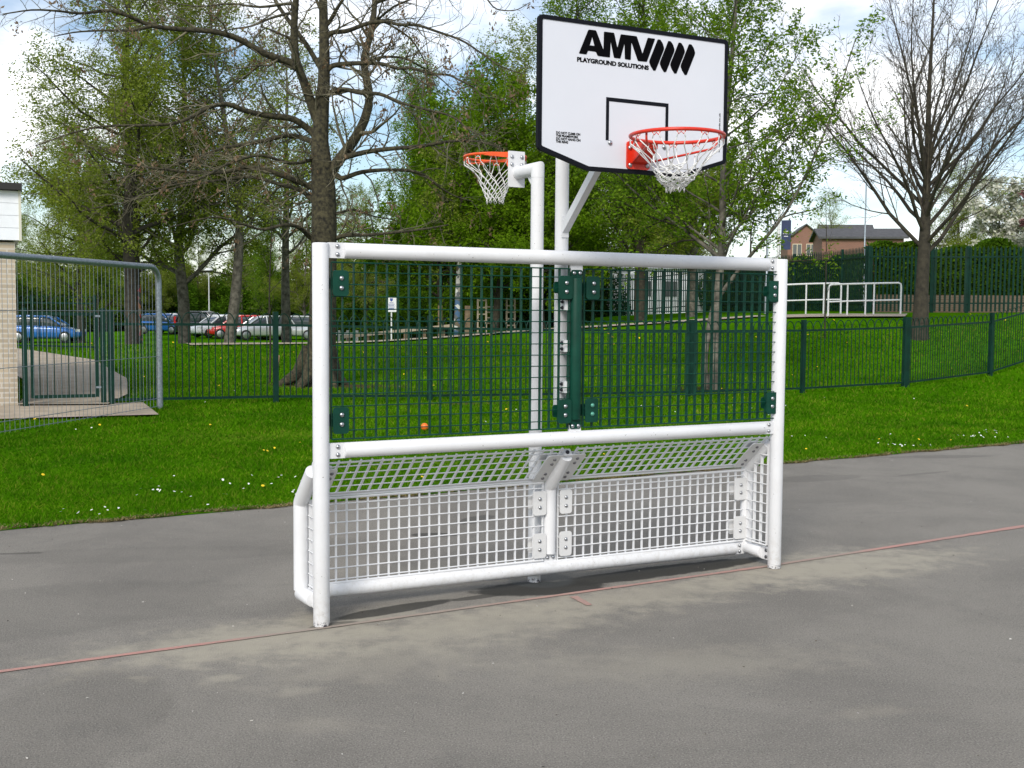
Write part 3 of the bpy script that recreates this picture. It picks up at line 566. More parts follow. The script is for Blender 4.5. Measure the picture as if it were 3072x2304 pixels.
def net(c, Rr, rows, mess, parent, seed, r=.0028, loops=True, drift=(0, 0)):
    """knotted cord net: rows = [(depth, radius), ...] below the ring"""
    g = random.Random(seed); n = 12; mb = MB(); K = len(rows); nodes = []
    for k, (z, rad) in enumerate(rows):
        row = []
        for i in range(n):
            a = 2*math.pi*(i+.5*(k % 2))/n; j = mess*(k > 0)
            row.append(np.array([c[0]+drift[0]*k/K+rad*math.cos(a)+g.gauss(0, j), c[1]+drift[1]*k/K+rad*math.sin(a)+g.gauss(0, j), c[2]-z+g.gauss(0, j*.8)]))
        nodes.append(row)
    for i in range(n):                                        # little loops over the hooks
        a = 2*math.pi*i/n; tn = np.array([-math.sin(a), math.cos(a), 0]); p = nodes[0][i]
        mb.tube([p-tn*.022-np.array([0, 0, .03]), p-tn*.014, p+np.array([0, 0, .008]), p+tn*.014, p+tn*.022-np.array([0, 0, .03])], r, 5)
    for k in range(K-1):
        for i in range(n):
            i2 = (i-1) % n if k % 2 == 0 else (i+1) % n
            for jx in (i, i2):
                a, b = nodes[k][i], nodes[k+1][jx]; a2 = a
                if k == 0:
                    an = 2*math.pi*i/n; tn = np.array([-math.sin(an), math.cos(an), 0]); a2 = a+tn*(.022 if jx == i else -.022)-np.array([0, 0, .03])
                L_ = np.linalg.norm(b-a2); out = np.array([(a2+b)[0]/2-c[0], (a2+b)[1]/2-c[1], 0]); out /= np.linalg.norm(out)+1e-9
                m1 = a2+(b-a2)*.33-out*L_*.06*(1+mess*20)+np.array([g.gauss(0, mess), g.gauss(0, mess), 0]); m2 = a2+(b-a2)*.7-out*L_*.06+np.array([g.gauss(0, mess), g.gauss(0, mess), 0])
                mb.tube([a2, m1, m2, b], r, 5)
        if k:
            for p in nodes[k]: mb.dome(p, (0, 0, 1), r*1.9, r*1.5, 6)
    if loops:
        for i in range(n):
            p = nodes[-1][i]; a = 2*math.pi*(i+.5*((K-1) % 2))/n; tn = np.array([-math.sin(a), math.cos(a), 0]); d_ = g.uniform(.018, .035)
            mb.tube([p, p-tn*.010-np.array([0, 0, d_*.5]), p-np.array([0, 0, d_]), p+tn*.010-np.array([0, 0, d_*.5]), p], r, 5)
    if mess > .004:
        for q_ in range(16):
            k = g.randrange(1, K); p = nodes[k][g.randrange(n)]; P = [p]
            for _ in range(5): ang_ = g.uniform(0, 6.28); P.append(nodes[min(K-1, max(1, k+g.choice((-1, 0, 1))))][g.randrange(n)]*.35+P[-1]*.65+np.array([.015*math.cos(ang_), .015*math.sin(ang_), g.gauss(0, .008)]))
            mb.tube(P, r, 5)
    return mb.build('net', CORD, parent, smooth='all')

# ------------------------------------------------------------------ basketball hoop with backboard, bolted to the goal
hoop = thing('basketball_hoop', 'basketball hoop with large white backboard bearing black lettering, red ring in front', 'basketball hoop', (.2977, 7.055, 0), .4686)
MB().tube([(0, 0, 1.10), (0, 0, 2.0), (0, 0, 2.84), (0, -.02, 2.88), (0, -.06, 2.91), (0, -.2, 2.915), (0, -.79, 2.915)], .0415, 28).build('mast', WHITE, hoop)
a, b = np.array([0, -.03, 2.235]), np.array([0, -.74, 2.86]); d_ = (b-a)/np.linalg.norm(b-a); Rb = np.stack([[1, 0, 0], d_, np.cross([1, 0, 0], d_)], 1)
MB().box((a+b)/2, (.042, np.linalg.norm(b-a), .050), Rb).box((0, -.043, 2.255), (.046, .008, .13)).build('brace', WHITE, hoop, smooth=False)
for z in (1.78, 1.53, 1.28):
    cl = MB().box((-.005, -.075, z), (.055, .075, .07)).build('mast_clamp', WHITE, hoop, smooth=False)
    bolts(cl, [(-.034, -.085, z+.018), (-.034, -.085, z-.018)], (-1, 0, 0), .011, .016, DARK)
SB, CX0, CZ0, YF = .9314, -.0456, 3.191, -.818
bx = lambda x: CX0+x*SB
bzz = lambda z: CZ0+z*SB
def outline(inset, r):
    pts = [(.704, .098), (-.604, .098), (-.604, -.645), (-.275, -.747), (.375, -.747), (.704, -.645)]
    P = np.array(pts); n = len(P); out = []
    ins = []
    for i in range(n):
        a, b, c = P[i-1], P[i], P[(i+1) % n]; d1 = (b-a)/np.linalg.norm(b-a); d2 = (c-b)/np.linalg.norm(c-b)
        n1 = np.array([-d1[1], d1[0]]); n2 = np.array([-d2[1], d2[0]]); m_ = (n1+n2)/(1+n1@n2); ins.append(b+m_*inset)
    for i in range(n):
        a, b, c = ins[i-1], ins[i], ins[(i+1) % n]; d1 = (b-a)/np.linalg.norm(b-a); d2 = (c-b)/np.linalg.norm(c-b); rr = r*min(1, np.arccos(np.clip(d1@d2, -1, 1))/1.57)
        p0, p1 = b-d1*rr, b+d2*rr
        for t in np.linspace(0, 1, 6): out.append((1-t)**2*p0+2*t*(1-t)*b+t*t*p1)
    return [(bx(x), bzz(z)) for x, z in out]
fb = lambda x, y, d: (x, d, y)
board = MB().prism(outline(.010, .018), YF+.016, YF, fb).build('backboard', BOARDW, hoop, smooth=False)
oo, oi = outline(0, .028), outline(.0235, .010); n = len(oo); mb = MB()
v = [fb(x, y, YF-.004) for x, y in oo]+[fb(x, y, YF-.004) for x, y in oi]+[fb(x, y, YF+.022) for x, y in oo]+[fb(x, y, YF+.022) for x, y in oi]
qs = []
for i in range(n):
    j = (i+1) % n; qs += [(i, j, n+j, n+i), (2*n+i, 3*n+i, 3*n+j, 2*n+j), (i, 2*n+i, 2*n+j, j), (n+i, n+j, 3*n+j, 3*n+i)]
mb.add(v, qs).build('border', BLACK, board, smooth=False)
mb = MB().prism([(bx(x), bzz(z)) for x, z in ((-.158, -.566), (-.138, -.566), (-.138, -.342), (.255, -.342), (.255, -.560), (.275, -.560), (.275, -.320), (-.158, -.320))], YF+.001, YF-.0015, fb); mb.build('target_square', BLACK, board, smooth=False)
def on_board(o): o.matrix_local = Matrix.Translation((0, YF-.0012, 0)) @ Matrix.Rotation(R(90), 4, 'X'); return o
AMV = [(-.282, .049), (-.234, .050), (-.228, .042), (-.181, -.055), (-.179, .049), (-.111, .050), (-.087, -.034), (-.065, .047), (.044, .048), (.086, -.048), (.121, .048), (.173, .048), (.117, -.092), (.055, -.093), (.008, .010), (.005, -.093), (-.035, -.092), (-.039, -.001), (-.066, -.092), (-.109, -.092), (-.133, -.003), (-.137, -.093), (-.219, -.093), (-.231, -.071), (-.284, -.070), (-.293, -.092), (-.344, -.092)]
def soft(P, r=.006):
    P = np.array(P); out = []
    for i in range(len(P)):
        a, b, c = P[i-1], P[i], P[(i+1) % len(P)]; l1 = np.linalg.norm(b-a); l2 = np.linalg.norm(c-b); q1 = min(r, l1*.4); q2 = min(r, l2*.4)
        p0 = b+(a-b)/l1*q1; p1 = b+(c-b)/l2*q2
        for t in (0, .33, .67, 1): out.append((1-t)**2*p0+2*t*(1-t)*b+t*t*p1)
    return out
HOLE = [(-.257, .010), (-.241, -.038), (-.273, -.039)]
ST = [(.192, .047), (.210, .046), (.227, .026), (.237, .002), (.235, -.010), (.179, -.136), (.165, -.139), (.145, -.115), (.134, -.093), (.135, -.082)]
spl = [soft(AMV), HOLE]+[soft([(x+.0745*k, z-.001*k) for x, z in ST], .004) for k in range(4)]
on_board(ob('emblem', curve_mesh('emblem', [[(bx(x), bzz(z)) for x, z in s] for s in spl], INK), board))
on_board(ob('lettering', text_mesh('lettering', 'PLAYGROUND SOLUTIONS', bx(-.355), bzz(-.1385), .486*SB, .0265*SB, INK, .048), board))
on_board(ob('lettering', text_mesh('lettering', 'DO NOT CLIMB ON\nTHE FRAMEWORK\nDO NOT HANG ON\nTHE RING', bx(-.487), bzz(-.604), .160*SB, .064*SB, INK, .03), board))
o = ob('lettering', text_mesh('lettering', 'www.playgrounds.co.uk', 0, 0, .238*SB, .014*SB, INK, .01), board)
o.matrix_local = Matrix.Translation((bx(.660), YF-.0012, bzz(-.582))) @ Matrix.Rotation(R(90), 4, 'X') @ Matrix.Rotation(R(90), 4, 'Z')
bolts(board, [(bx(-.128), YF, bzz(-.579)), (bx(.249), YF, bzz(-.578))], (0, -1, 0), .014, .010)
# ring
rc = np.array([.012, YF-.372, 2.652]); RR = .241
ring = torus(MB(), rc, RR, .0098, 96, 12).build('hoop_ring', RED, hoop, smooth='all')
x0, x1, z0, z1 = bx(-.017), bx(.141), bzz(-.722), bzz(-.561); xc = (x0+x1)/2
hp = MB().prism(rrect(x0, x1, z0, z1, .016), YF, YF-.012, fb).build('ring_bracket', RED, ring)
mb = MB().prism([(YF-.012, z0+.030), (YF-.012, z1+.002), (rc[1]+RR+.006, rc[2]+.004), (rc[1]+RR+.006, rc[2]-.03), (YF-.05, z0+.035)], xc-.048, xc+.048, lambda a, b, d: (d, a, b)); mb.build('ring_bracket', RED, ring, smooth=False)
bolts(hp, [(x0+.017, YF-.012, z1-.036), (x0+.019, YF-.012, z0+.021), (x1-.017, YF-.012, z0+.022), (x1-.019, YF-.012, z1-.040)], (0, -1, 0), .0125, .010)
mb = MB()
for s in (-1, 1):
    an = math.radians(-12) if s > 0 else math.radians(192)
    e_ = rc+np.array([math.cos(an)*RR*.93, math.sin(an)*RR*.93, -.004])
    MB().tube([(xc+s*.045, YF-.03, z0+.036), e_+np.array([-s*.03, .03, -.055]), e_+np.array([-s*.008, .008, -.046]), e_+np.array([0, 0, -.028]), e_], .0062, 8).build('stay_rod', RED, ring, smooth='all')
for i in range(12):
    an = 2*math.pi*i/12; tn = np.array([-math.sin(an), math.cos(an), 0]); p = rc+np.array([math.cos(an)*RR, math.sin(an)*RR, -.009])
    mb.tube([p-tn*.022, p-tn*.012+np.array([0, 0, -.016]), p+np.array([0, 0, -.004]), p+tn*.012+np.array([0, 0, -.016]), p+tn*.022], .0028, 5)
mb.build('net_hooks', RED, ring, smooth='all')
net(rc-np.array([0, 0, .012]), RR, [(0, RR), (.145, .130), (.175, .114), (.197, .098), (.215, .078), (.231, .058), (.245, .042)], .006, ring, 5, r=.0030, drift=(.01, .02))

# ------------------------------------------------------------------ second basketball post, hoop turned away
post2 = thing('basketball_post', 'white tubular basketball post with bent arm and orange hoop facing away', 'basketball hoop', (.152, 7.290, 0), GTH)
mb = MB().cyl((0, 0, 0), (0, 0, 2.60), .0415, 28, .0); mb.build('mast', WORN, post2)
# mitred elbow: upright cut at 45 degrees, arm cut to match
n = 32; t = np.arange(n)*2*math.pi/n; r_ = .0425; zc = 2.637
v = [(r_*math.cos(x), r_*math.sin(x), 2.58) for x in t]+[(r_*math.cos(x), r_*math.sin(x), zc-r_*math.sin(x)) for x in t]+[(r_*math.cos(x), .262, zc-r_*math.sin(x)) for x in t]
i = np.arange(n); j = (i+1) % n
arm = MB().add(v, np.concatenate([np.stack([i, j, n+j, n+i], 1), np.stack([n+i, n+j, 2*n+j, 2*n+i], 1)]), ngons=[[2*n+x for x in range(n)]]).build('arm', WHITE, post2)
MB().prism([(.04, 2.51), (.04, 2.60), (.13, 2.60)], -.005, .005, lambda a, b, d: (d, a, b)).build('gusset', WHITE, post2)
pl2 = MB().prism(rrect(-.071, .048, 2.545, 2.776, .004), .258, .268, fb).build('end_plate', WHITE, post2)
bolts(pl2, [(a_, .258, b_) for a_ in (-.046, .026) for b_ in (2.739, 2.689)], (0, -1, 0), .0125, .010)
rc2 = np.array([.0, .590, 2.776]); R2 = .208
ring2 = torus(MB(), rc2, R2, .0088, 96, 12).build('hoop_ring', ORANGE, post2, smooth='all')
mb = MB().prism(rrect(-.066, .043, 2.70, 2.768, .006), .268, .276, fb)
for s in (-1, 1):
    P0 = np.array([s*.050-.006, .276]); P1 = rc2[:2]+R2*np.array([s*.80, -.60])
    mb.add([(P0[0], P0[1], 2.772), (P1[0], P1[1], 2.782), (P1[0], P1[1], 2.768), (P0[0], P0[1], 2.735), (P0[0]-s*.007, P0[1], 2.772), (P1[0]-s*.007, P1[1], 2.782), (P1[0]-s*.007, P1[1], 2.768), (P0[0]-s*.007, P0[1], 2.735)],
           [(0, 1, 2, 3), (7, 6, 5, 4), (0, 4, 5, 1), (3, 2, 6, 7), (1, 5, 6, 2), (0, 3, 7, 4)])
    e_ = rc2+np.array([s*R2*.75, R2*.62, 0])
    mb.tube([(s*.05, .278, 2.725), e_+np.array([-s*.01, -.05, -.045]), e_+np.array([0, -.02, -.035]), e_], .0052, 7)
for i in range(12):
    an = 2*math.pi*i/12; tn = np.array([-math.sin(an), math.cos(an), 0]); p = rc2+np.array([math.cos(an)*R2, math.sin(an)*R2, -.008])
    mb.tube([p-tn*.02, p-tn*.02+np.array([0, 0, -.018]), p+tn*.02+np.array([0, 0, -.018]), p+tn*.02], .0028, 5)
mb.build('ring_bracket', ORANGE, ring2, smooth=False)
net(rc2-np.array([0, 0, .022]), R2, [(0, R2), (.092, .135), (.134, .115), (.171, .098), (.204, .082), (.236, .068), (.263, .058)], .002, ring2, 9, r=.0027)
# ------------------------------------------------------------------ bow-top fence, gate, mesh panel, school building
A0 = np.array([-7.39, 17.24])
def fpt(a): p = A0+FD*a; return p
def bow_panel(mb, p, q, zp, zq, Hr=1.28, Ht=1.47, zb=.10, step=.1):
    p = np.array(p); q = np.array(q); Lp = np.linalg.norm(q-p); n = int(round((Lp-.08)/step)); n -= n % 2; d = (q-p)/Lp
    def pt(t, z): w = .04+(Lp-.08)*t; g = zp+(zq-zp)*w/Lp; return (p[0]+d[0]*w, p[1]+d[1]*w, g+z)
    for z in (zb, Hr):
        a_, b_ = np.array(pt(-.01, z)), np.array(pt(1.01, z)); ang = math.atan2(d[1], d[0]); sl = math.atan2(b_[2]-a_[2], Lp)
        mb.box((a_+b_)/2, (np.linalg.norm(b_-a_), .010, .040), (Matrix.Rotation(ang, 3, 'Z') @ Matrix.Rotation(-sl, 3, 'Y')))
    for i in range(n+1):
        if i % 2: mb.tube([pt(i/n, zb-.02), pt(i/n, Hr+.02)], .0092, 5, False)
    R_ = (Lp-.08)/n
    for i in range(0, n+1, 2):
        mb.tube([pt(i/n, zb-.02), pt(i/n, Hr)], .0092, 5, False)
        if i < n:
            arc = [pt((i+1-math.cos(a_))/n, Hr+(Ht-Hr)*math.sin(a_)) for a_ in np.linspace(0, math.pi, 9)]
            mb.tube(arc, .0092, 5, False)
def bow_fence(name, label, P, group=None, Hp=1.5, post_r=.04):
    P = [np.array(p) for p in P]; Z = [zg(*p) for p in P]
    t = thing(name, label, 'fence', (0, 0, 0), group=group)
    for p, z in zip(P, Z): MB().box((p[0], p[1], z+Hp/2-.05), (post_r*2, post_r*2, Hp+.1), Matrix.Rotation(math.atan2(FD[1], FD[0]), 3, 'Z')).build('post', FGREEN, t, smooth=False)
    for k in range(len(P)-1):
        mb = MB(); bow_panel(mb, P[k], P[k+1], Z[k], Z[k+1]); mb.build('fence_panel', FGREEN, t)
    return t
a0 = 1.26
seg = (-3.9-A0[0])/FD[0]
fposts = [fpt(a0)]+[fpt(seg+2.708*k) for k in range(6)]
bow_fence('bow_top_fence', 'dark green bow-top railing running across the lawn behind the goal', fposts)
far = [fposts[-1]+np.array([.08, .05]), np.array(at(2140, 28.6)), np.array(at(2330, 31.2)), np.array(at(2520, 34))]
bow_fence('bow_top_fence', 'dark green bow-top railing climbing the bank at the far right', far)
bow_fence('bow_top_fence', 'dark green bow-top railing far back on the left beyond the gate', [np.array(at(-40, 34)), np.array(at(70, 33.5)), np.array(at(205, 33))])
gt = thing('garden_gate', 'dark green metal gate in the railing beside the school wall', 'gate', (*fpt(.05), zg(*fpt(.6))), math.atan2(FD[1], FD[0]))
for u in (-.02, 1.10): MB().box((u, 0, .76), (.075, .075, 1.52)).build('post', FGREEN, gt, smooth=False)
mb = MB()
for u in (.085, 1.01): mb.box((u, 0, .80), (.05, .05, 1.30))
for z in (.17, 1.43): mb.box((.5475, 0, z), (.875, .046, .05))
mb.build('gate_frame', FGREEN, gt, smooth=False)
mb = MB()
for i in range(1, 9): mb.tube([(.085+.925*i/9, 0, .19), (.085+.925*i/9, 0, 1.41)], .0085, 6, False)
mb.build('gate_bars', FGREEN, gt); 
mb = MB().box((1.05, -.02, 1.40), (.12, .03, .03)).build('latch', GALV, gt, smooth=False)
mb = MB().box((1.05, -.02, .30), (.12, .03, .03)).build('latch', GALV, gt, smooth=False)

# temporary mesh panel
h0, h1 = np.array(at(-90, 13.7)), np.array(at(344, 18.5)); hz = zg(*h1)+.01
hp_ = thing('mesh_barrier', 'galvanised temporary mesh barrier panel with rounded tube frame', 'barrier', (*h1, hz), math.atan2(*(h1-h0)[::-1]))
HL = np.linalg.norm(h1-h0); HH = 2.15; rb = .24
fr = [(-HL, 0, 0), (-HL, 0, HH)]; arc = [(-rb+rb*math.sin(a), 0, HH-rb+rb*math.cos(a)) for a in np.linspace(0, math.pi/2, 9)]
MB().tube([(-HL, 0, HH), (-HL*.5, 0, HH), (-rb-.02, 0, HH)]+arc+[(0, 0, HH-rb-.02), (0, 0, 1.0), (0, 0, 0.0)], .043, 14).build('tube_frame', GALV, hp_)
mb = MB(); nb = int(HL/.098)
for i in range(1, nb):
    x = -HL*i/nb; mb.tube([(x, 0, .02), (x, 0, HH-(0 if x < -rb else rb*(1-math.sqrt(max(0, 1-((rb+x)/rb)**2)))))], .0032, 4, False)
for z in (.04, .16, .80, 1.49): mb.tube([(-HL, -.004, z), (0, -.004, z)], .0045, 4, False)
mb.build('wire_mesh', GALV, hp_)

# school building corner
bw = at(36, 18.45); br = math.atan2(FD[1], FD[0]); zb_ = zg(*bw)
bld = thing('school_building', 'pale brick single-storey building corner with white boarded fascia', 'building', (*bw, zb_), br)
def brick_mat(name, c1, c2, mort, sx):
    m = bpy.data.materials.new(name); m.use_nodes = True; t = m.node_tree; b = t.nodes['Principled BSDF']
    tcn = N(t, 'ShaderNodeTexCoord'); mp_ = N(t, 'ShaderNodeMapping'); mp_.inputs['Rotation'].default_value = (R(90), 0, 0); bt = N(t, 'ShaderNodeTexBrick')
    bt.inputs['Scale'].default_value = sx; bt.inputs['Color1'].default_value = (*c1, 1); bt.inputs['Color2'].default_value = (*c2, 1); bt.inputs['Mortar'].default_value = (*mort, 1); bt.inputs['Mortar Size'].default_value = .012
    bt.inputs['Brick Width'].default_value = .225; bt.inputs['Row Height'].default_value = .075; bt.inputs['Bias'].default_value = -.2
    t.links.new(tcn.outputs['Object'], mp_.inputs[0]); t.links.new(mp_.outputs[0], bt.inputs['Vector']); t.links.new(bt.outputs['Color'], b.inputs['Base Color']); b.inputs['Roughness'].default_value = .9; return m
BRICKB = brick_mat('buff_brick', (.47, .39, .29), (.36, .30, .225), (.52, .48, .42), 1.0)
MB().box((-4.5, 3.0, 1.22), (9, 6, 2.56)).build('brick_wall', BRICKB, bld, smooth=False)
mb = MB()
for i in range(4): mb.box((-4.48, 2.98, 2.62+.185*i), (9.08, 6.12, .179)).box((-4.48, 2.98, 2.62+.185*i+.0925), (9.05, 6.09, .006))
mb.build('fascia_boards', mat('white_cladding', (.80, .82, .86), .5, vary=.03), bld, smooth=False)
MB().box((.078, -.09, 2.90), (.035, .02, .76)).build('corner_trim', mat('cream_trim', (.62, .60, .50), .5), bld, smooth=False)
MB().box((-4.46, 2.95, 3.325), (9.14, 6.3, .10)).build('roof_edge', mat('roof_felt', (.03, .028, .028), .9), bld, smooth=False)

# ------------------------------------------------------------------ trees
def unit(v): return v/(np.linalg.norm(v)+1e-12)
class Tree:
    def __init__(s, seed): s.g = np.random.default_rng(seed); s.wood = MB(); s.leafp = []; s.tips = []; s.twig = MB()
    def limb(s, pts, r0, r1, n=8, wood=None):
        pts = np.array(pts, float); t = np.linspace(0, 1, len(pts)); m = max(len(pts)*3, 6); tt = np.linspace(0, 1, m)
        P = np.stack([np.interp(tt, t, pts[:, k]) for k in range(3)], 1); P[1:-1] = (P[:-2]+2*P[1:-1]+P[2:])/4
        rr = r0+(r1-r0)*tt**.85; (wood or s.wood).tube(P, rr, n, False); return P, rr
    def grow(s, p, d, L, r, lvl, C):
        g = s.g; c = C[lvl]; n = c.get('seg', 6); P = [np.array(p, float)]; d = unit(np.array(d, float))
        for i in range(n):
            d = unit(d+g.normal(0, c['wig'], 3)+np.array([0, 0, c.get('up', 0)])/n); P.append(P[-1]+d*L/n)
        P = np.array(P); r1 = max(r*c.get('tap', .25), .0025); rr = np.linspace(r, r1, n+1)
        (s.wood if lvl < c.get('wlv', 2) else s.twig).tube(P, rr, c.get('sides', 5), False)
        s.kids(P, rr, L, lvl, C)
    def kids(s, P, rr, L, lvl, C, t0=None):
        g = s.g; c = C[lvl]
        if lvl+1 < len(C):
            k = c['n'] if isinstance(c['n'], int) else max(1, int(c['n']*L)); az = g.uniform(0, 6.28)
            for j in range(k):
                t = (c.get('t0', .2) if t0 is None else t0)+(1-(c.get('t0', .2) if t0 is None else t0))*(j+g.uniform(.1, .9))/k; f = t*(len(P)-1); i = min(int(f), len(P)-2); q = P[i]+(P[i+1]-P[i])*(f-i); T = unit(P[i+1]-P[i])
                az += 2.4+g.normal(0, .4); a = np.cross(T, [0, 0, 1.0]) if abs(T[2]) < .95 else np.array([1.0, 0, 0]); a = unit(a); b = np.cross(T, a)
                ang = c['ang']+g.normal(0, .15); fl = c.get('flat', 1.0); sd_ = a*math.cos(az)+b*math.sin(az)*fl
                dd = unit(T*math.cos(ang)+unit(sd_)*math.sin(ang)); LL = L*c['rat']*(1-c.get('fall', .5)*t)*g.uniform(.7, 1.2); LL = max(LL, c.get('minL', .1))
                s.grow(q, dd, LL, max(min(np.interp(f, range(len(P)), rr)*c.get('rr', .55), LL*.025+.003), c.get('mr', .0025)), lvl+1, C)
        if c.get('leaf', 0): s.leafp.append((P, c['leaf'], c.get('spr', .08)))
        if lvl == len(C)-1: s.tips.append((P[-1], unit(P[-1]-P[-2])))
    def leaves(s, size, m, name='crown', frac=1.0):
        g = s.g; pts = []
        for P, k, spr in s.leafp:
            kk = g.poisson(k*frac)
            if kk: t = g.uniform(.1, 1, kk)*(len(P)-1); i = np.minimum(t.astype(int), len(P)-2); pts.append(P[i]+(P[i+1]-P[i])*(t-i)[:, None]+g.normal(0, spr, (kk, 3)))
        return leafcloud(np.concatenate(pts), size, g)
def leafcloud(p, size, g, droop=0.0):
    n = len(p); a = g.normal(0, 1, (n, 3)); a[:, 2] = a[:, 2]*.7-droop; a /= np.linalg.norm(a, axis=1)[:, None]; b = np.cross(a, g.normal(0, 1, (n, 3))); b /= np.linalg.norm(b, axis=1)[:, None]+1e-9
    s = (size*g.uniform(.6, 1.3, n))[:, None]; c = np.cross(a, b)
    V = np.stack([p-a*s, p+b*s*.45+c*s*.12, p+a*s, p-b*s*.45+c*s*.12], 1).reshape(-1, 3); Q = np.arange(n*4).reshape(-1, 4)
    return MB().add(V, Q)
L_FRESH = leafmat('fresh_green_leaf', [(.075, .155, .010), (.120, .225, .014), (.170, .29, .018), (.23, .34, .030)], .5)
L_OLIVE = leafmat('olive_spring_leaf', [(.120, .165, .016), (.175, .235, .024), (.235, .30, .038), (.30, .345, .075)], .5)
L_MID = leafmat('mid_green_leaf', [(.035, .085, .006), (.060, .130, .008), (.095, .185, .012)], .45)
L_BRIGHT = leafmat('lime_green_leaf', [(.075, .15, .006), (.115, .22, .008), (.17, .28, .015)], .45)
L_DARK = leafmat('dark_evergreen_leaf', [(.012, .030, .006), (.022, .050, .009), (.040, .075, .013)], .2)
L_BROWN = leafmat('dry_seed_key', [(.13, .085, .05), (.22, .15, .09), (.30, .22, .15)], .4)
L_WHITE = leafmat('white_blossom', [(.30, .34, .16), (.62, .62, .52), (.78, .77, .70), (.12, .18, .05)], .3)
L_PINK = leafmat('pink_blossom', [(.16, .07, .07), (.30, .14, .15), (.07, .05, .03), (.42, .24, .25)], .3)

def make_tree(tr, name, label, wood, leafs=None, twigm=None, group=None, extra=None, loc=None, cat='tree'):
    t = thing(name, label, cat, (0, 0, 0), group=group)
    tr.wood.build('trunk', wood, t, smooth='all')
    if tr.twig.n: tr.twig.build('branches', twigm or wood, t, smooth='all')
    if leafs:
        mb, m = leafs; ob('crown', mb.mesh('crown', m, fix=False), t)
    if extra:
        nm, mb, m = extra; ob(nm, mb.mesh(nm, m, fix=False), t)
    if loc is not None: t.location = loc
    return t

# ---- the big bare tree behind the goal: main limbs follow the photograph, twigs grown on them
BD = 24.3*KY; PXM = 3429.76/BD; bx0, by0 = at(692, 24.3); bz0 = zg(bx0, by0)
def ph(x, y, dy=0.0):
    d = BD+dy; return (((x-1536)/3429.76*d)-bx0, dy, 1.741+(932.5+(x-1536)*.0075-y)*d/3429.76-bz0)
def ph1(l, s=.4629, ox=0, oy=0, y0=0, y1=0):
    n = len(l); return [ph(ox+x*s, oy+y*s, y0+(y1-y0)*i/max(1, n-1)) for i, (x, y) in enumerate(l)]
T1 = Tree(11); g = T1.g
def r2(l, y0=0, y1=0): return ph1(l, .43390, 800, 0, y0, y1)
trunkpts = [ph(948, 1168), ph(957, 1120), ph(964, 1040), ph(969, 900), ph(973, 672), ph(971, 564), ph(960, 434), ph(966, 347), ph(973, 260), ph(975, 174), ph(973, 87), ph(971, 0), ph(968, -160), ph(975, -340)]
P = np.array(trunkpts); rr = np.array([.47, .35, .285, .26, .25, .24, .175, .145, .122, .104, .09, .08, .05, .02]); tt = np.linspace(0, 1, len(P)); ti = np.linspace(0, 1, 46)
T1.wood.tube(np.stack([np.interp(ti, tt, P[:, k]) for k in range(3)], 1), np.interp(ti, tt, rr), 14, False)
for k in range(6):                                            # root flare
    a = k*1.05+.3; T1.wood.tube([(math.cos(a)*.18+P[1][0], math.sin(a)*.18, .75), (math.cos(a)*.36+P[0][0], math.sin(a)*.36, .22), (math.cos(a)*.75+P[0][0]-.1, math.sin(a)*.75, -.06)], [.16, .15, .05], 8, False)
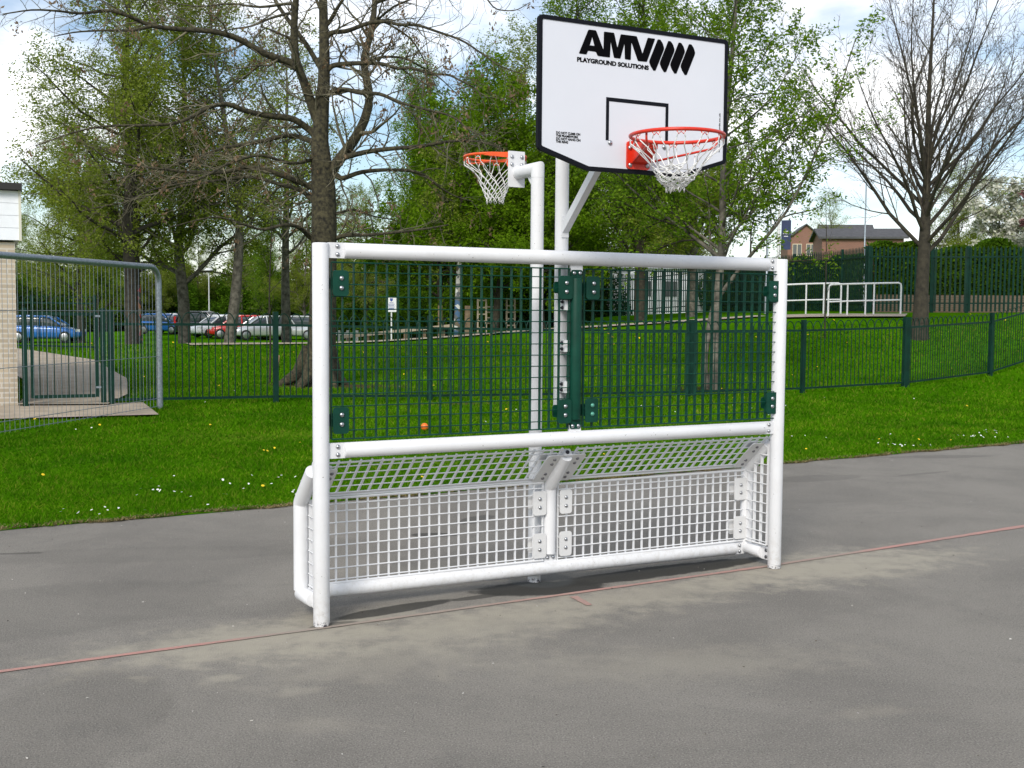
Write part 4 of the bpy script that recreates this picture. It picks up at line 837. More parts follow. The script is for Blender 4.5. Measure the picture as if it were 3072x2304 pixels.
LIMBS = [
 (r2([(345, 830), (300, 700), (250, 560), (205, 440), (195, 250), (205, 100), (215, 0), (225, -200)], 0, -.8), .125, .05, 1),
 (r2([(455, 1190), (490, 1130), (590, 1010), (680, 850), (715, 700), (680, 530), (670, 430), (720, 280), (745, 100), (745, 0), (760, -180)], 0, 1.0), .14, .045, 1),
 (ph1([(2070, 450), (2000, 330), (1900, 200), (1800, 60), (1760, -40), (1700, -220)], y1=.9), .065, .03, 1),
 (r2([(370, 90), (330, 0), (290, -120)], 0, .5), .05, .02, 2),
 (r2([(440, 190), (490, 100), (560, 0), (640, -140)], 0, -.6), .06, .02, 2),
 (ph1([(1890, 430), (1720, 380), (1560, 280), (1400, 235), (1180, 225), (1000, 205), (880, 150), (740, 100), (560, 130), (420, 110), (250, 100), (60, 130)], y0=-.3, y1=-3.2), .085, .010, 2),
 (ph1([(1000, 205), (880, 235), (740, 230), (520, 240), (380, 270)], y0=-1.9, y1=-2.6), .035, .008, 2),
 (ph1([(2000, 850), (1900, 780), (1750, 770), (1600, 740), (1490, 690), (1380, 705), (1250, 780), (1150, 820), (950, 830), (700, 830), (500, 870), (250, 960)], y1=-2.6), .085, .010, 2),
 (ph1([(2000, 920), (1880, 885), (1750, 920), (1600, 950), (1450, 970), (1300, 1030), (1150, 1080), (900, 1150), (700, 1180)], y1=1.8), .070, .010, 2),
 (ph1([(2020, 1220), (1900, 1170), (1700, 1100), (1590, 1095), (1450, 1130), (1280, 1130), (1100, 1110), (900, 1090), (720, 1050), (600, 960)], y1=-1.2), .075, .012, 2),
 (ph1([(2020, 1300), (1960, 1240), (1800, 1200), (1640, 1150), (1400, 1180), (1150, 1220), (900, 1300), (600, 1360)], y1=2.2), .065, .010, 2),
 (ph1([(2010, 1545), (1950, 1480), (1860, 1455), (1700, 1500), (1560, 1450), (1400, 1400), (1100, 1480)], y1=-2.0), .065, .010, 2),
 (ph1([(2040, 1040), (1900, 1080), (1700, 1010), (1500, 1060), (1300, 1180), (1000, 1230), (780, 1340)], y1=-3.0), .050, .010, 2),
 (ph1([(1900, 290), (1800, 240), (1700, 210)], y1=-.5), .03, .010, 2), (ph1([(1890, 120), (1750, 160), (1640, 210), (1480, 225), (1250, 330)], y0=-.4, y1=1.2), .04, .009, 2),
 (ph1([(1900, 470), (1760, 400), (1600, 520), (1480, 620), (1300, 700)], y1=2.0), .04, .009, 2),
 (ph1([(1900, 60), (1700, 90), (1500, 60), (1300, 90), (1000, 30)], y1=2.0), .045, .009, 2),
 (r2([(460, 480), (560, 470), (690, 465), (800, 470), (900, 505), (1000, 495), (1130, 545), (1250, 540), (1340, 590), (1450, 640), (1500, 760)], 0, -2.4), .062, .009, 2),
 (r2([(460, 650), (550, 640), (650, 670), (780, 670), (870, 710), (960, 745), (1150, 790), (1280, 820), (1400, 930), (1520, 960)], 0, -3.2), .062, .009, 2),
 (r2([(450, 260), (560, 255), (700, 195), (830, 185), (900, 210), (1040, 210), (1180, 260), (1340, 310), (1500, 420), (1600, 490), (1750, 540)], 0, -1.8), .058, .009, 2),
 (r2([(540, 1100), (700, 1060), (880, 1040), (1050, 1030), (1200, 1000), (1350, 985), (1480, 995), (1620, 1040)], 0, -2.6), .072, .012, 2),
 (r2([(520, 1250), (640, 1200), (800, 1185), (1000, 1190), (1100, 1225), (1180, 1300), (1300, 1370), (1420, 1400)], 0, 1.6), .066, .010, 2),
 (r2([(490, 1480), (600, 1450), (720, 1500), (900, 1530)], 0, 2.2), .05, .010, 2), (r2([(530, 1630), (700, 1630), (900, 1610), (1050, 1595), (1250, 1560)], 0, -2.2), .06, .012, 2),
 (r2([(700, 460), (800, 420), (950, 430), (1060, 490), (1200, 570), (1350, 720)], .5, 3.0), .045, .009, 2),
 (r2([(760, 180), (880, 80), (1050, 20), (1300, -60)], .8, -1.6), .04, .009, 2), (r2([(800, 180), (1000, 300), (1100, 480), (1180, 660)], .8, 2.4), .035, .009, 2),
 (r2([(1480, 0), (1560, 110), (1700, 120), (1800, 60)], -2.0, -2.6), .016, .006, 2), (r2([(760, 60), (1000, -20), (1250, 0), (1480, 0)], -.5, -2.0), .035, .014, 2),
]
TW = [None, {'wig': .16, 'n': 2.3, 'ang': .85, 'rat': .40, 'seg': 7, 'flat': .7, 'up': -.05, 't0': .1, 'fall': .3, 'rr': .5, 'minL': .9},
      {'wig': .20, 'n': 4.2, 'ang': .80, 'rat': .33, 'seg': 6, 't0': .05, 'fall': .45, 'rr': .5, 'up': -.10, 'minL': .55, 'wlv': 1},
      {'wig': .24, 'n': 7.0, 'ang': .75, 'rat': .42, 'seg': 4, 'up': -.10, 'sides': 3, 't0': .1, 'minL': .28, 'wlv': 1},
      {'wig': .28, 'ang': .7, 'rat': .5, 'n': 1, 'seg': 4, 'up': .25, 'sides': 3, 'wlv': 1, 'tap': .5}]
STEM = [np.stack([np.interp(np.linspace(0, 1, 60), tt, P[:, k]) for k in range(3)], 1)]+[np.array(T1_l) for T1_l in (np.stack([np.interp(np.linspace(0, 1, 30), np.linspace(0, 1, len(L_[0])), np.array(L_[0])[:, k]) for k in range(3)], 1) for L_ in LIMBS[:2])]
STEM = np.concatenate(STEM)
for li, (pts, ra, rb_, lv) in enumerate(LIMBS):
    p_ = np.array(pts[0]); pool = STEM[:60] if li < 2 else STEM; dd_ = np.linalg.norm((pool-p_-np.array([0, 0, -.12]))*np.array([1, .6, 1]), axis=1); kq = int(dd_.argmin())
    if dd_[kq] < .75: pts = [tuple(pool[kq]+np.array([0, 0, -.05])), tuple((pool[kq]+p_)/2+np.array([0, 0, -.01]))]+list(pts)
    Pl, rl = T1.limb(pts, ra, rb_, 9); Ln = float(np.sum(np.linalg.norm(np.diff(Pl, axis=0), axis=1)))
    T1.kids(Pl, rl, min(Ln, 4.2), lv, TW, .12)
    if Ln > 4.2:
        h = len(Pl)//2; T1.kids(Pl[h:], rl[h:], 3.0, lv, TW, .05)
tips = T1.tips; pick = g.choice(len(tips), 330, replace=False); pp = []
for i in pick:
    c = tips[i][0]; k = g.integers(6, 16); q = c+g.normal(0, .05, (k, 3)); q[:, 2] -= np.abs(g.normal(0, .09, k)); pp.append(q)
make_tree(T1, 'bare_tree', 'large bare tree with dark mossy trunk and brown seed clusters behind left goal post', BARKM, None, TWIG, extra=('seed_clusters', leafcloud(np.concatenate(pp), .042, g, 1.2), L_BROWN), loc=(bx0, by0, bz0))
print('T1', len(tips), T1.wood.n, T1.twig.n)
# ---- fan-shaped bare tree on the bank at the right
T2 = Tree(23); g = T2.g
x2, y2 = at(1985, 33); z2 = zg(x2, y2)
tk = np.array([(0, 0, -.3), (.0, 0, .15), (.02, 0, 1.2), (.05, .0, 2.45), (.07, .02, 3.4), (.08, .03, 4.6), (.05, .0, 6.5), (.12, 0, 9.5)]); T2.wood.tube(tk, [.31, .24, .175, .16, .125, .09, .06, .02], 14, False)
FAN = [{'wig': .085, 'up': .16, 'n': 3.0, 'ang': .48, 'rat': .42, 'seg': 9, 't0': .15, 'fall': .5, 'rr': .42, 'sides': 7, 'tap': .10, 'minL': .8},
       {'wig': .08, 'mr': .0055, 'up': .18, 'n': 4.4, 'ang': .55, 'rat': .48, 'seg': 7, 't0': .08, 'fall': .45, 'rr': .42, 'sides': 5, 'minL': .45, 'wlv': 1},
       {'wig': .12, 'mr': .0045, 'up': .15, 'n': 5.6, 'ang': .6, 'rat': .45, 'seg': 4, 'sides': 3, 'minL': .22, 'wlv': 1},
       {'wig': .18, 'up': .1, 'n': 1, 'ang': .6, 'rat': .5, 'seg': 3, 'sides': 3, 'wlv': 1, 'tap': .6, 'leaf': .55, 'spr': .05}]
for k in range(19):
    a = k*2.399+.4; f_ = k/18; e = .66+.58*f_+g.normal(0, .06)
    T2.grow((.06, 0, 2.25+2.5*f_), (math.cos(a)*math.cos(e), math.sin(a)*math.cos(e), math.sin(e)), g.uniform(5.0, 6.3)*(1-.08*f_), .060-.012*f_, 0, FAN)
T2.kids(tk[3:], np.array([.10, .09, .08, .05, .02]), 6.5, 0, FAN)
make_tree(T2, 'bare_tree', 'bare upswept tree with fan of thin limbs on the grass bank at right', BARK, (T2.leaves(.032, None), leafmat('bud_leaf', [(.06, .075, .02), (.09, .10, .03), (.10, .075, .04)], .3)), mat('purple_twig_bark', (.035, .028, .020), .9, col2=(.095, .080, .055), vscale=3), loc=(x2, y2, z2))
print('T2', T2.twig.n)
# ---- slim leafy tree behind the fence, right of the backboard
T3 = Tree(31); g = T3.g; x3, y3 = at(1543, 25.2); z3 = zg(x3, y3)
t3p = np.array([(-.02, 0, -.2), (0, 0, .1), (.02, 0, 1.5), (.12, .02, 3.0), (.10, 0, 5.0), (.30, 0, 7.5), (.34, 0, 10.2)]); P3, r3 = T3.limb(t3p, .145, .02, 12)
T3.limb([(-.15, .02, -.2), (-.22, .02, .6), (-.10, .02, 1.4), (.02, .01, 2.0)], .09, .05, 8)
ALD = [{'n': 4.6, 'ang': 1.0, 'rat': .36, 't0': .44, 'fall': .45, 'rr': .42, 'minL': 1.2},
       {'wig': .10, 'up': .28, 'n': 3.6, 'ang': .75, 'rat': .42, 'seg': 8, 't0': .15, 'fall': .45, 'sides': 6, 'minL': .6},
       {'wig': .14, 'up': .10, 'n': 6.0, 'ang': .75, 'rat': .42, 'seg': 5, 't0': .1, 'sides': 4, 'minL': .28, 'wlv': 1, 'leaf': 7, 'spr': .06},
       {'wig': .2, 'n': 1, 'ang': .6, 'rat': .5, 'seg': 4, 'sides': 3, 'wlv': 1, 'leaf': 13, 'spr': .07}]
T3.kids(P3, r3, 9.0, 0, ALD)
for pts in ([(.05, 0, 1.9), (.5, -.3, 2.6), (1.3, -.6, 3.6), (2.0, -.8, 5.2), (2.5, -.9, 7.0)], [(.1, 0, 2.7), (-.6, .3, 3.3), (-1.6, .3, 4.0), (-2.5, .2, 4.9)]):
    Pl, rl = T3.limb(pts, .05, .010, 7); T3.kids(Pl, rl, 4.5, 1, ALD, .2)
make_tree(T3, 'slim_tree', 'slim leafy spring tree with pale trunk growing just behind the railing', BARKP, (T3.leaves(.043, None, frac=1.8), L_FRESH), BARK, loc=(x3, y3, z3))
print('T3', T3.twig.n)
# ---- general spring trees, three habits
def spring(seed, H, tr, spread, habit, nleaf, lean=0.0, crown0=.22):
    T = Tree(seed); g = T.g; n = 8; P = np.array([(lean*math.sin(i*.7)*.5+g.normal(0, .08)*(i > 1), g.normal(0, .08)*(i > 1), H*i/(n-1)-(.3 if i == 0 else 0)) for i in range(n)]); Pt, rt_ = T.limb(P, tr, .02, 10)
    up_ = {'birch': .05, 'round': .22, 'tall': .45}[habit]
    C = [{'n': 3.3 if habit != 'tall' else 4.2, 'ang': .95 if habit != 'tall' else .65, 'rat': spread, 't0': crown0, 'fall': .62, 'rr': .5, 'minL': 1.2},
         {'wig': .13, 'up': up_, 'n': 3.6, 'ang': .8, 'rat': .42, 'seg': 7, 't0': .12, 'fall': .4, 'sides': 5, 'minL': .7, 'wlv': 2},
         {'wig': .16, 'up': up_*.3-(.15 if habit == 'birch' else 0), 'n': 5.0, 'ang': .8, 'rat': .45, 'seg': 4, 'sides': 3, 'minL': .4, 'wlv': 1, 'leaf': nleaf*.7, 'spr': .16},
         {'wig': .2, 'up': -.3 if habit == 'birch' else 0, 'n': 1, 'ang': .7, 'rat': .5, 'seg': 2, 'sides': 3, 'wlv': 1, 'leaf': nleaf, 'spr': .13}]
    T.kids(Pt, rt_, H*.9, 0, C); return T
GW_ = 'spring trees in the wood behind the car park'
S1 = spring(41, 12.5, .24, .42, 'birch', 11); S2 = spring(42, 11.0, .22, .44, 'round', 13, crown0=.18); S3 = spring(43, 14.0, .22, .30, 'tall', 12, crown0=.12); S4 = spring(44, 9.0, .17, .48, 'round', 26, lean=.5, crown0=.1); S5 = spring(45, 11, .2, .38, 'round', 6, lean=.8, crown0=.3)
print('S', [sum(int(k) for _, k, _ in s.leafp) for s in (S1, S2, S3, S4, S5)], [s.twig.n for s in (S1, S2, S3, S4, S5)])
def place(px, d0): x, y = at(px, d0); return (x, y, zg(x, y)-.05)
m1 = make_tree(S1, 'birch_tree', 'tall olive-leaved birch filling the sky at left behind the school building', BARK, (S1.leaves(.046, None, frac=3.6), L_OLIVE), TWIG, loc=place(285, 36))
m2 = make_tree(S2, 'spring_tree', 'round olive-green spring tree with crooked trunk behind the lamp post', BARKP, (S2.leaves(.052, None, frac=3.0), L_OLIVE), TWIG, loc=place(398, 40))
m3 = make_tree(S3, 'spring_tree', 'tall narrow spring tree rising behind the backboard', BARK, (S3.leaves(.058, None, frac=2.4), L_FRESH), TWIG, loc=place(1380, 46))
m4 = make_tree(S4, 'lime_green_tree', 'dense lime-green tree between the two hoops, low in the wood', BARK, (S4.leaves(.080, None, frac=1.5), L_BRIGHT), TWIG, loc=place(1065, 46))
m5 = make_tree(S5, 'spring_tree', 'thin half-bare tree with leaning pale trunk in front of the parked cars', BARKP, (S5.leaves(.050, None, frac=2.4), L_OLIVE), TWIG, loc=place(492, 39))
m1.rotation_euler[2] = .4; m1.scale = (.95, .95, .95)
def again(src, px, d0, sc_, label, group=None):
    x, y, z = place(px, d0); return dup(src, (x, y, z), random.uniform(0, 6.28), sc_, label, group)
again(m1, 175, 66, .95, 'olive birch far behind the gate path')
again(m5, 620, 44, 1.0, 'half-bare tree with pale stem beside the silver cars')
again(m3, 1240, 50, 1.0, 'tall spring tree behind the left part of the backboard')
again(m2, 1490, 47, .95, 'round spring tree behind the hoop net, trunk near the white van')
again(m4, 960, 52, 1.05, 'lime-green tree behind the painted trunk')
again(m4, 1170, 44, .80, 'small lime-green tree low behind the second post')
again(m2, 1130, 58, 1.15, 'round olive spring tree far behind the second hoop')
again(m3, 900, 62, .95, 'tall narrow spring tree behind the information sign')
FARL = {id(m1): 'far olive birch in the wood behind the car park', id(m2): 'far round spring tree in the wood behind the car park', id(m3): 'far narrow spring tree in the wood behind the car park', id(m5): 'far half-bare tree in the wood behind the car park'}
gx = random.Random(3)
for k, (px, d0) in enumerate([(-60, 95), (30, 100), (110, 92), (210, 78), (290, 96), (350, 98), (430, 104), (520, 100), (580, 90), (660, 80), (720, 92), (790, 74), (850, 86), (960, 78), (1030, 90), (1090, 74), (1200, 84), (1290, 74), (1360, 86), (1450, 78)]):
    src = (m2, m1, m5, m3, m2)[k % 5]; again(src, px, d0, gx.uniform(.62, .82)*(1.0 if px < 900 else 1.15), FARL[id(src)], GW_)
# dark holly and ivy-clad shrubs low in the wood
def bush(seed, w, h, n, size, hollow=.55):
    g = np.random.default_rng(seed); c = g.normal(0, 1, (26, 3)); c /= np.linalg.norm(c, axis=1)[:, None]; c[:, 2] = np.abs(c[:, 2]); c = c*np.array([w, w, h])*g.uniform(.35, .85, (26, 1)); c[:, 2] += .1*h
    i = g.integers(0, 26, n); d = g.normal(0, 1, (n, 3)); d /= np.linalg.norm(d, axis=1)[:, None]; p = c[i]+d*np.array([w, w, h])*.30*g.uniform(.5, 1, n)[:, None]**.5; p[:, 2] = np.abs(p[:, 2])
    return leafcloud(p, size, g), c
def make_bush(name, label, seed, w, h, n, size, m, loc, cat='shrub', group=None):
    t = thing(name, label, cat, loc, group=group); mb, c = bush(seed, w, h, n, size); ob('foliage', mb.mesh('foliage', m, fix=False), t)
    st = MB(); g = np.random.default_rng(seed)
    for q in c: st.tube([(q[0]*.1, q[1]*.1, -.1), (q[0]*.5, q[1]*.5, q[2]*.55), tuple(q)], [.04, .025, .01], 4, False)
    st.build('stems', BARK, t); return t
b1 = make_bush('holly_bush', 'dark evergreen bush under the trees at the back', 61, 2.6, 3.2, 9000, .10, L_DARK, place(1180, 52), group='dark evergreen bushes under the trees')
b2 = make_bush('spring_bush', 'mid-green bush under the trees at the back', 62, 2.4, 2.8, 9000, .09, L_MID, place(880, 60), group='mid-green bushes under the trees')
for k, (px, d0, s_) in enumerate([(-30, 80, 1.5), (60, 92, 1.4), (170, 96, 1.3), (250, 98, 1.3), (340, 102, 1.4), (410, 100, 1.3), (480, 104, 1.4), (560, 102, 1.4), (640, 98, 1.3), (700, 92, 1.3), (760, 76, 1.1), (820, 80, 1.2), (930, 70, 1.1), (990, 74, 1.2), (1060, 66, 1.0), (1120, 64, 1.0), (1250, 70, 1.2), (1330, 76, 1.1), (1560, 74, 1.1), (20, 112, 2.2), (200, 118, 2.3), (380, 120, 2.3), (540, 118, 2.4), (720, 112, 2.3), (900, 105, 2.1), (1080, 104, 2.1), (1260, 100, 2.0), (1420, 108, 2.1), (-130, 110, 2.2)]):
    src, lb, gr = ((b1, 'dark evergreen bush under the trees at the back', 'dark evergreen bushes under the trees'), (b2, 'mid-green bush under the trees at the back', 'mid-green bushes under the trees'))[1 if k % 4 else 0]
    again(src, px, d0, s_, lb, gr)
# blossom trees and small trees by the house
BW = spring(51, 5.0, .12, .6, 'round', 40, crown0=.15); mw = make_tree(BW, 'blossom_tree', 'white blossom tree above the palisade fence at right', BARK, (BW.leaves(.11, None), L_WHITE), BARK, loc=place(2150, 56), cat='tree')
bp_ = dup(mw, place(2262, 52), 1.0, .85, 'pink blossom tree at the right edge'); 
for ch in bp_.children:
    if ch.name.startswith('crown'): ch.data = ch.data.copy(); ch.data.materials[0] = L_PINK
again(m2, 2060, 72, .72, 'leafy tree right of the brick house, behind the fan-shaped tree')
again(m2, 2250, 75, .80, 'leafy tree behind the pink blossom at right edge')
again(m5, 1790, 120, .85, 'bare-looking tree rising behind the brick house roof')
# ------------------------------------------------------------------ palisade fence, hedge, wall, handrails on the bank
def pal_panel(p, q, h=2.4, step=.15):
    p = np.array(p); q = np.array(q); L_ = np.linalg.norm(q-p); n = max(1, int(L_/step)); d = (q-p)/L_; nrm = np.array([-d[1], d[0]]); mb = MB(); ang = math.atan2(d[1], d[0]); zp, zq = zg(*p), zg(*q)
    for i in range(n):
        t = (i+.5)/n; c = p+(q-p)*t; z = zp+(zq-zp)*t; w = .036
        prof = [(-w, .05), (w, .05), (w, h-.10), (0, h), (-w, h-.10)]
        mb.prism(prof, -.012, .004, lambda a, b, e, c=c, z=z: (c[0]+d[0]*a+nrm[0]*e, c[1]+d[1]*a+nrm[1]*e, z+b))
    sl = math.atan2(zq-zp, L_)
    for zz_ in (.35, h-.38): mb.box(((p+q)/2)[0:2].tolist()+[(zp+zq)/2+zz_], (L_, .045, .05), Matrix.Rotation(ang, 3, 'Z') @ Matrix.Rotation(-sl, 3, 'Y'))
    return mb
def palisade(name, label, pts, h=2.4):
    t = thing(name, label, 'fence', (0, 0, 0)); P = [np.array(p) for p in pts]; posts = []
    for k in range(len(P)-1):
        L_ = np.linalg.norm(P[k+1]-P[k]); m = max(1, round(L_/2.75))
        posts += [P[k]+(P[k+1]-P[k])*j/m for j in range(m)]
    posts.append(P[-1])
    for p in posts: MB().box((*(p+np.array([0, .06])), zg(*p)+h/2-.05), (.10, .10, h+.12)).build('post', FGREEN, t, smooth=False)
    for a, b in zip(posts[:-1], posts[1:]): pal_panel(a, b, h).build('fence_panel', FGREEN, t, smooth=False)
palisade('palisade_fence', 'tall dark green palisade fence along the hedge at right', [at(1873, 44), at(2010, 44.4), at(2085, 44), at(2290, 44)])
palisade('palisade_fence', 'dark green palisade fence running back towards the house and white cabin', [at(1868, 44.2), at(1815, 47), at(1712, 51), at(1600, 57), at(1500, 62), at(1370, 67), at(1240, 72)])
def hedge(name, label, pts, w, h, n, size, m, seed):
    g = np.random.default_rng(seed); P = np.array(pts, float); L_ = np.cumsum([0]+[np.linalg.norm(P[i+1]-P[i]) for i in range(len(P)-1)]); s_ = g.uniform(0, L_[-1], n)
    x = np.interp(s_, L_, P[:, 0]); y = np.interp(s_, L_, P[:, 1]); top = h*(1+.07*np.sin(s_*1.7)+.05*np.sin(s_*4.1+1)); z = zg(x, y)
    a = g.uniform(0, 1, n); on = g.uniform(0, 1, n) < .7; off = np.where(on, np.sign(g.normal(0, 1, n))*w/2*g.uniform(.75, 1.1, n), g.uniform(-.5, .5, n)*w); zz_ = np.where(on, a*top, top*g.uniform(.92, 1.06, n))
    p = np.stack([x+g.normal(0, .08, n), y+off, z+zz_], 1); t = thing(name, label, 'hedge', (0, 0, 0)); ob('foliage', leafcloud(p, size, g).mesh('foliage', m, fix=False), t)
    st = MB()
    for i in range(int(L_[-1]/1.2)):
        q = np.array([np.interp(i*1.2, L_, P[:, 0]), np.interp(i*1.2, L_, P[:, 1])]); st.tube([(q[0], q[1], zg(*q)-.05), (q[0]+.1, q[1], zg(*q)+h*.5), (q[0], q[1], zg(*q)+h*.85)], [.05, .04, .015], 5, False)
    st.build('stems', BARK, t)
hedge('hedge', 'tall mid-green hedge behind the palisade fence at right', [at(1880, 46.6), at(2010, 47), at(2330, 46.6)], 1.2, 2.35, 60000, .10, L_MID, 71)
hedge('hedge', 'ivy-green hedge behind the palisade fence nearer the goal post', [at(1850, 49), at(1720, 54), at(1610, 60), at(1540, 64)], 1.2, 2.0, 34000, .11, L_MID, 72)
wl = thing('brick_wall', 'low red-brown brick wall at the foot of the hedge', 'wall', (*at(1905, 45.3), zg(*at(1905, 45.3))))
MB().box((4.0, 0, .30), (8.6, .22, .72)).build('brickwork', brick_mat('brown_brick', (.24, .155, .10), (.18, .12, .08), (.26, .22, .17), 1.0), wl, smooth=False)
def handrail(label, pts, h=1.05):
    t = thing('handrail', label, 'handrail', (0, 0, 0), group=None); P = [np.array(p) for p in pts]; Z = [zg(*p) for p in P]; tp = [(*p, z+h) for p, z in zip(P, Z)]
    a, b = np.array(tp[0]), np.array(tp[-1]); d = (b-a)/np.linalg.norm(b-a)
    MB().tube([(*P[0], Z[0]-.05), tuple(a-[0, 0, .1]), tuple(a-[0, 0, .03]+d*.02), tuple(a+d*.09)]+tp[1:-1]+[tuple(b-d*.09), tuple(b-[0, 0, .03]-d*.02), tuple(b-[0, 0, .1]), (*P[-1], Z[-1]-.05)], .030, 8).build('top_rail', WHITE, t)
    MB().tube([(*p, z+h*.48) for p, z in zip(P, Z)], .024, 8).build('middle_rail', WHITE, t)
    for p, z in list(zip(P, Z))[1:-1]: MB().tube([(*p, z-.05), (*p, z+h-.02)], .027, 8).build('post', WHITE, t)
handrail('white tubular handrail beside the fan-shaped tree, longer of two', [at(1786, 38.8), at(1827, 38.9), at(1866, 39.0), at(1884, 39.0), at(1942, 39.2)])
handrail('white tubular handrail partly behind the right goal post', [at(1672, 41.5), at(1738, 41.2), at(1776, 41.0), at(1813, 40.8)])
pv = [at(1670, 40), at(1955, 38.4)]; ribbon('ramp_path', [(*pv[0], 1.6), (*pv[1], 1.6)], 1.6, CONC, .06)

# ------------------------------------------------------------------ house far right, lamp posts, boards
BRICKR = brick_mat('red_brick', (.24, .105, .070), (.19, .085, .058), (.22, .15, .12), 1.0); SLATE = mat('grey_roof_tile', (.070, .070, .074), .8, vary=.2, vscale=3); GLASS = mat('window_glass', (.05, .06, .07), .08, spec=.8); FRAMEW = mat('pale_frame', (.55, .47, .34), .6)
def gable(t, cx, cy, w, dpt, z0, ze, zr, ax, wallm=BRICKR):
    """gabled block; ridge along ax ('x' or 'y')"""
    MB().box((cx, cy, (z0+ze)/2), (w, dpt, ze-z0)).build('wall', wallm, t, smooth=False)
    o_ = .35
    if ax == 'y':
        MB().prism([(-w/2, ze), (w/2, ze), (0, zr)], cy-dpt/2, cy+dpt/2, lambda a, b, e: (cx+a, e, b)).build('gable', wallm, t, smooth=False)
        s = (zr-ze)/(w/2); pr = [(-w/2-o_, ze-o_*s+.02), (0, zr+.02), (w/2+o_, ze-o_*s+.02), (w/2+o_, ze-o_*s+.2), (0, zr+.2), (-w/2-o_, ze-o_*s+.2)]
        return MB().prism(pr, cy-dpt/2-o_, cy+dpt/2+o_, lambda a, b, e: (cx+a, e, b)).build('roof', SLATE, t, smooth=False)
    MB().prism([(-dpt/2, ze), (dpt/2, ze), (0, zr)], cx-w/2, cx+w/2, lambda a, b, e: (e, cy+a, b)).build('gable', wallm, t, smooth=False)
    s = (zr-ze)/(dpt/2); pr = [(-dpt/2-o_, ze-o_*s+.02), (0, zr+.02), (dpt/2+o_, ze-o_*s+.02), (dpt/2+o_, ze-o_*s+.2), (0, zr+.2), (-dpt/2-o_, ze-o_*s+.2)]
    return MB().prism(pr, cx-w/2-o_, cx+w/2+o_, lambda a, b, e: (e, cy+a, b)).build('roof', SLATE, t, smooth=False)
hx, hy = at(1800, 180); hz_ = zg(hx, hy); hs = thing('brick_house', 'red brick house with grey tiled gable roof and skylights beyond the hedge', 'house', (hx, hy, hz_), -.12)
E1, R1, R2_ = 12.2-hz_, 14.2-hz_, 14.6-hz_
rf1 = gable(hs, -5.3, -2.5, 5.0, 9.0, -4, E1, R1, 'y'); rf2 = gable(hs, 1.3, 0.5, 7.2, 7.0, -4, E1-.05, R2_, 'x')
def house_window(x, y, z, w, h):
    f_ = MB().box((x, y, z), (w, .12, h)).build('window', FRAMEW, hs, smooth=False)
    MB().box((x-w*.24, y-.07, z), (w*.40, .02, h-.2)).box((x+w*.24, y-.07, z), (w*.40, .02, h-.2)).build('pane', GLASS, f_, smooth=False)
for x in (-6.5, -4.6): house_window(x, -7.03, E1-1.5, 1.3, 1.7)
house_window(2.6, -3.03, E1-1.2, 2.4, 1.3); house_window(-.2, -3.03, E1-1.4, 1.0, 1.7)
SKYL = mat('skylight_glass', (.55, .60, .66), .2, spec=1.0)
s2_ = (R2_-E1+.05)/3.5; sl_ = math.atan(s2_)
for x in (.2, 3.6): MB().box((x, .5-1.7, R2_+.2-1.7*s2_+.04), (1.5, 1.1, .08), Matrix.Rotation(sl_, 3, 'X')).build('skylight', SKYL, rf2, smooth=False)
s1_ = (R1-E1)/2.5; MB().box((-5.3+1.3, -3.2, R1+.2-1.3*s1_+.04), (1.0, 1.3, .08), Matrix.Rotation(math.atan(s1_), 3, 'Y')).build('skylight', SKYL, rf1, smooth=False)
ex = thing('brick_outbuilding', 'low brick outbuilding with tiled roof in front of the brick house', 'building', (*at(1845, 110), zg(*at(1845, 110))), -.1); gable(ex, 0, 0, 7.0, 5.0, -.5, 5.2, 6.0, 'x')
def lamp_post(label, px, d0, h, m, lantern='arm'):
    x, y = at(px, d0); t = thing('lamp_post', label, 'lamp post', (x, y, zg(x, y)))
    MB().tube([(0, 0, -.1), (0, 0, 1.2), (0, 0, 1.25), (0, 0, h)], [.075, .075, .05, .038], 10).build('pole', m, t)
    if lantern == 'arm': MB().tube([(0, 0, h), (-.35, 0, h+.06), (-.6, 0, h+.06)], .03, 8).build('arm', m, t); MB().box((-.85, 0, h+.06), (.55, .18, .10)).build('lantern', m, t)
    else:
        MB().add(*(lambda c: (c[0], c[1]))(((np.array([[r_*math.cos(a), r_*math.sin(a), z] for r_, z in ((.06, h), (.30, h+.08), (.34, h+.16), (.22, h+.27), (.02, h+.30)) for a in np.arange(12)*math.pi/6])), [(i*12+j, i*12+(j+1) % 12, (i+1)*12+(j+1) % 12, (i+1)*12+j) for i in range(4) for j in range(12)]))).build('lantern', mat('lantern_white', (.72, .74, .74), .4), t)
        MB().box((.30, 0, h+.55), (.42, .20, .03), Matrix.Rotation(-.9, 3, 'Y')).tube([(0, 0, h+.28), (.22, 0, h+.48)], .02, 6).build('panel', GALV, t)
lamp_post('white lamp post with round lantern beside the parked cars', 452, 92, 4.6, mat('pale_grey_paint', (.52, .54, .54), .5), 'ball')
lamp_post('thin tall grey lamp post in front of the brick house', 1861, 72, 8.6, GALV)
lamp_post('grey pole beside the navy banner board', 1652, 46, 3.6, GALV)
x, y = at(1676, 44); nb = thing('banner_post', 'white post carrying a narrow navy banner board behind the right goal post', 'sign', (x, y, zg(x, y)), -.35)
MB().tube([(0, 0, -.1), (0, 0, 3.75)], .055, 10).build('pole', WHITE, nb); NAVY = mat('navy_board', (.010, .025, .085), .5, vary=.3, vscale=6)
bb_ = MB().box((.26, 0, 2.85), (.34, .03, 1.05)).build('banner', NAVY, nb, smooth=False)
mb = MB()
for i, w in enumerate((.18, .22, .14)): mb.box((.26, -.018, 2.98-.09*i), (w, .004, .025))
mb.build('lettering', WHITE, bb_, smooth=False)
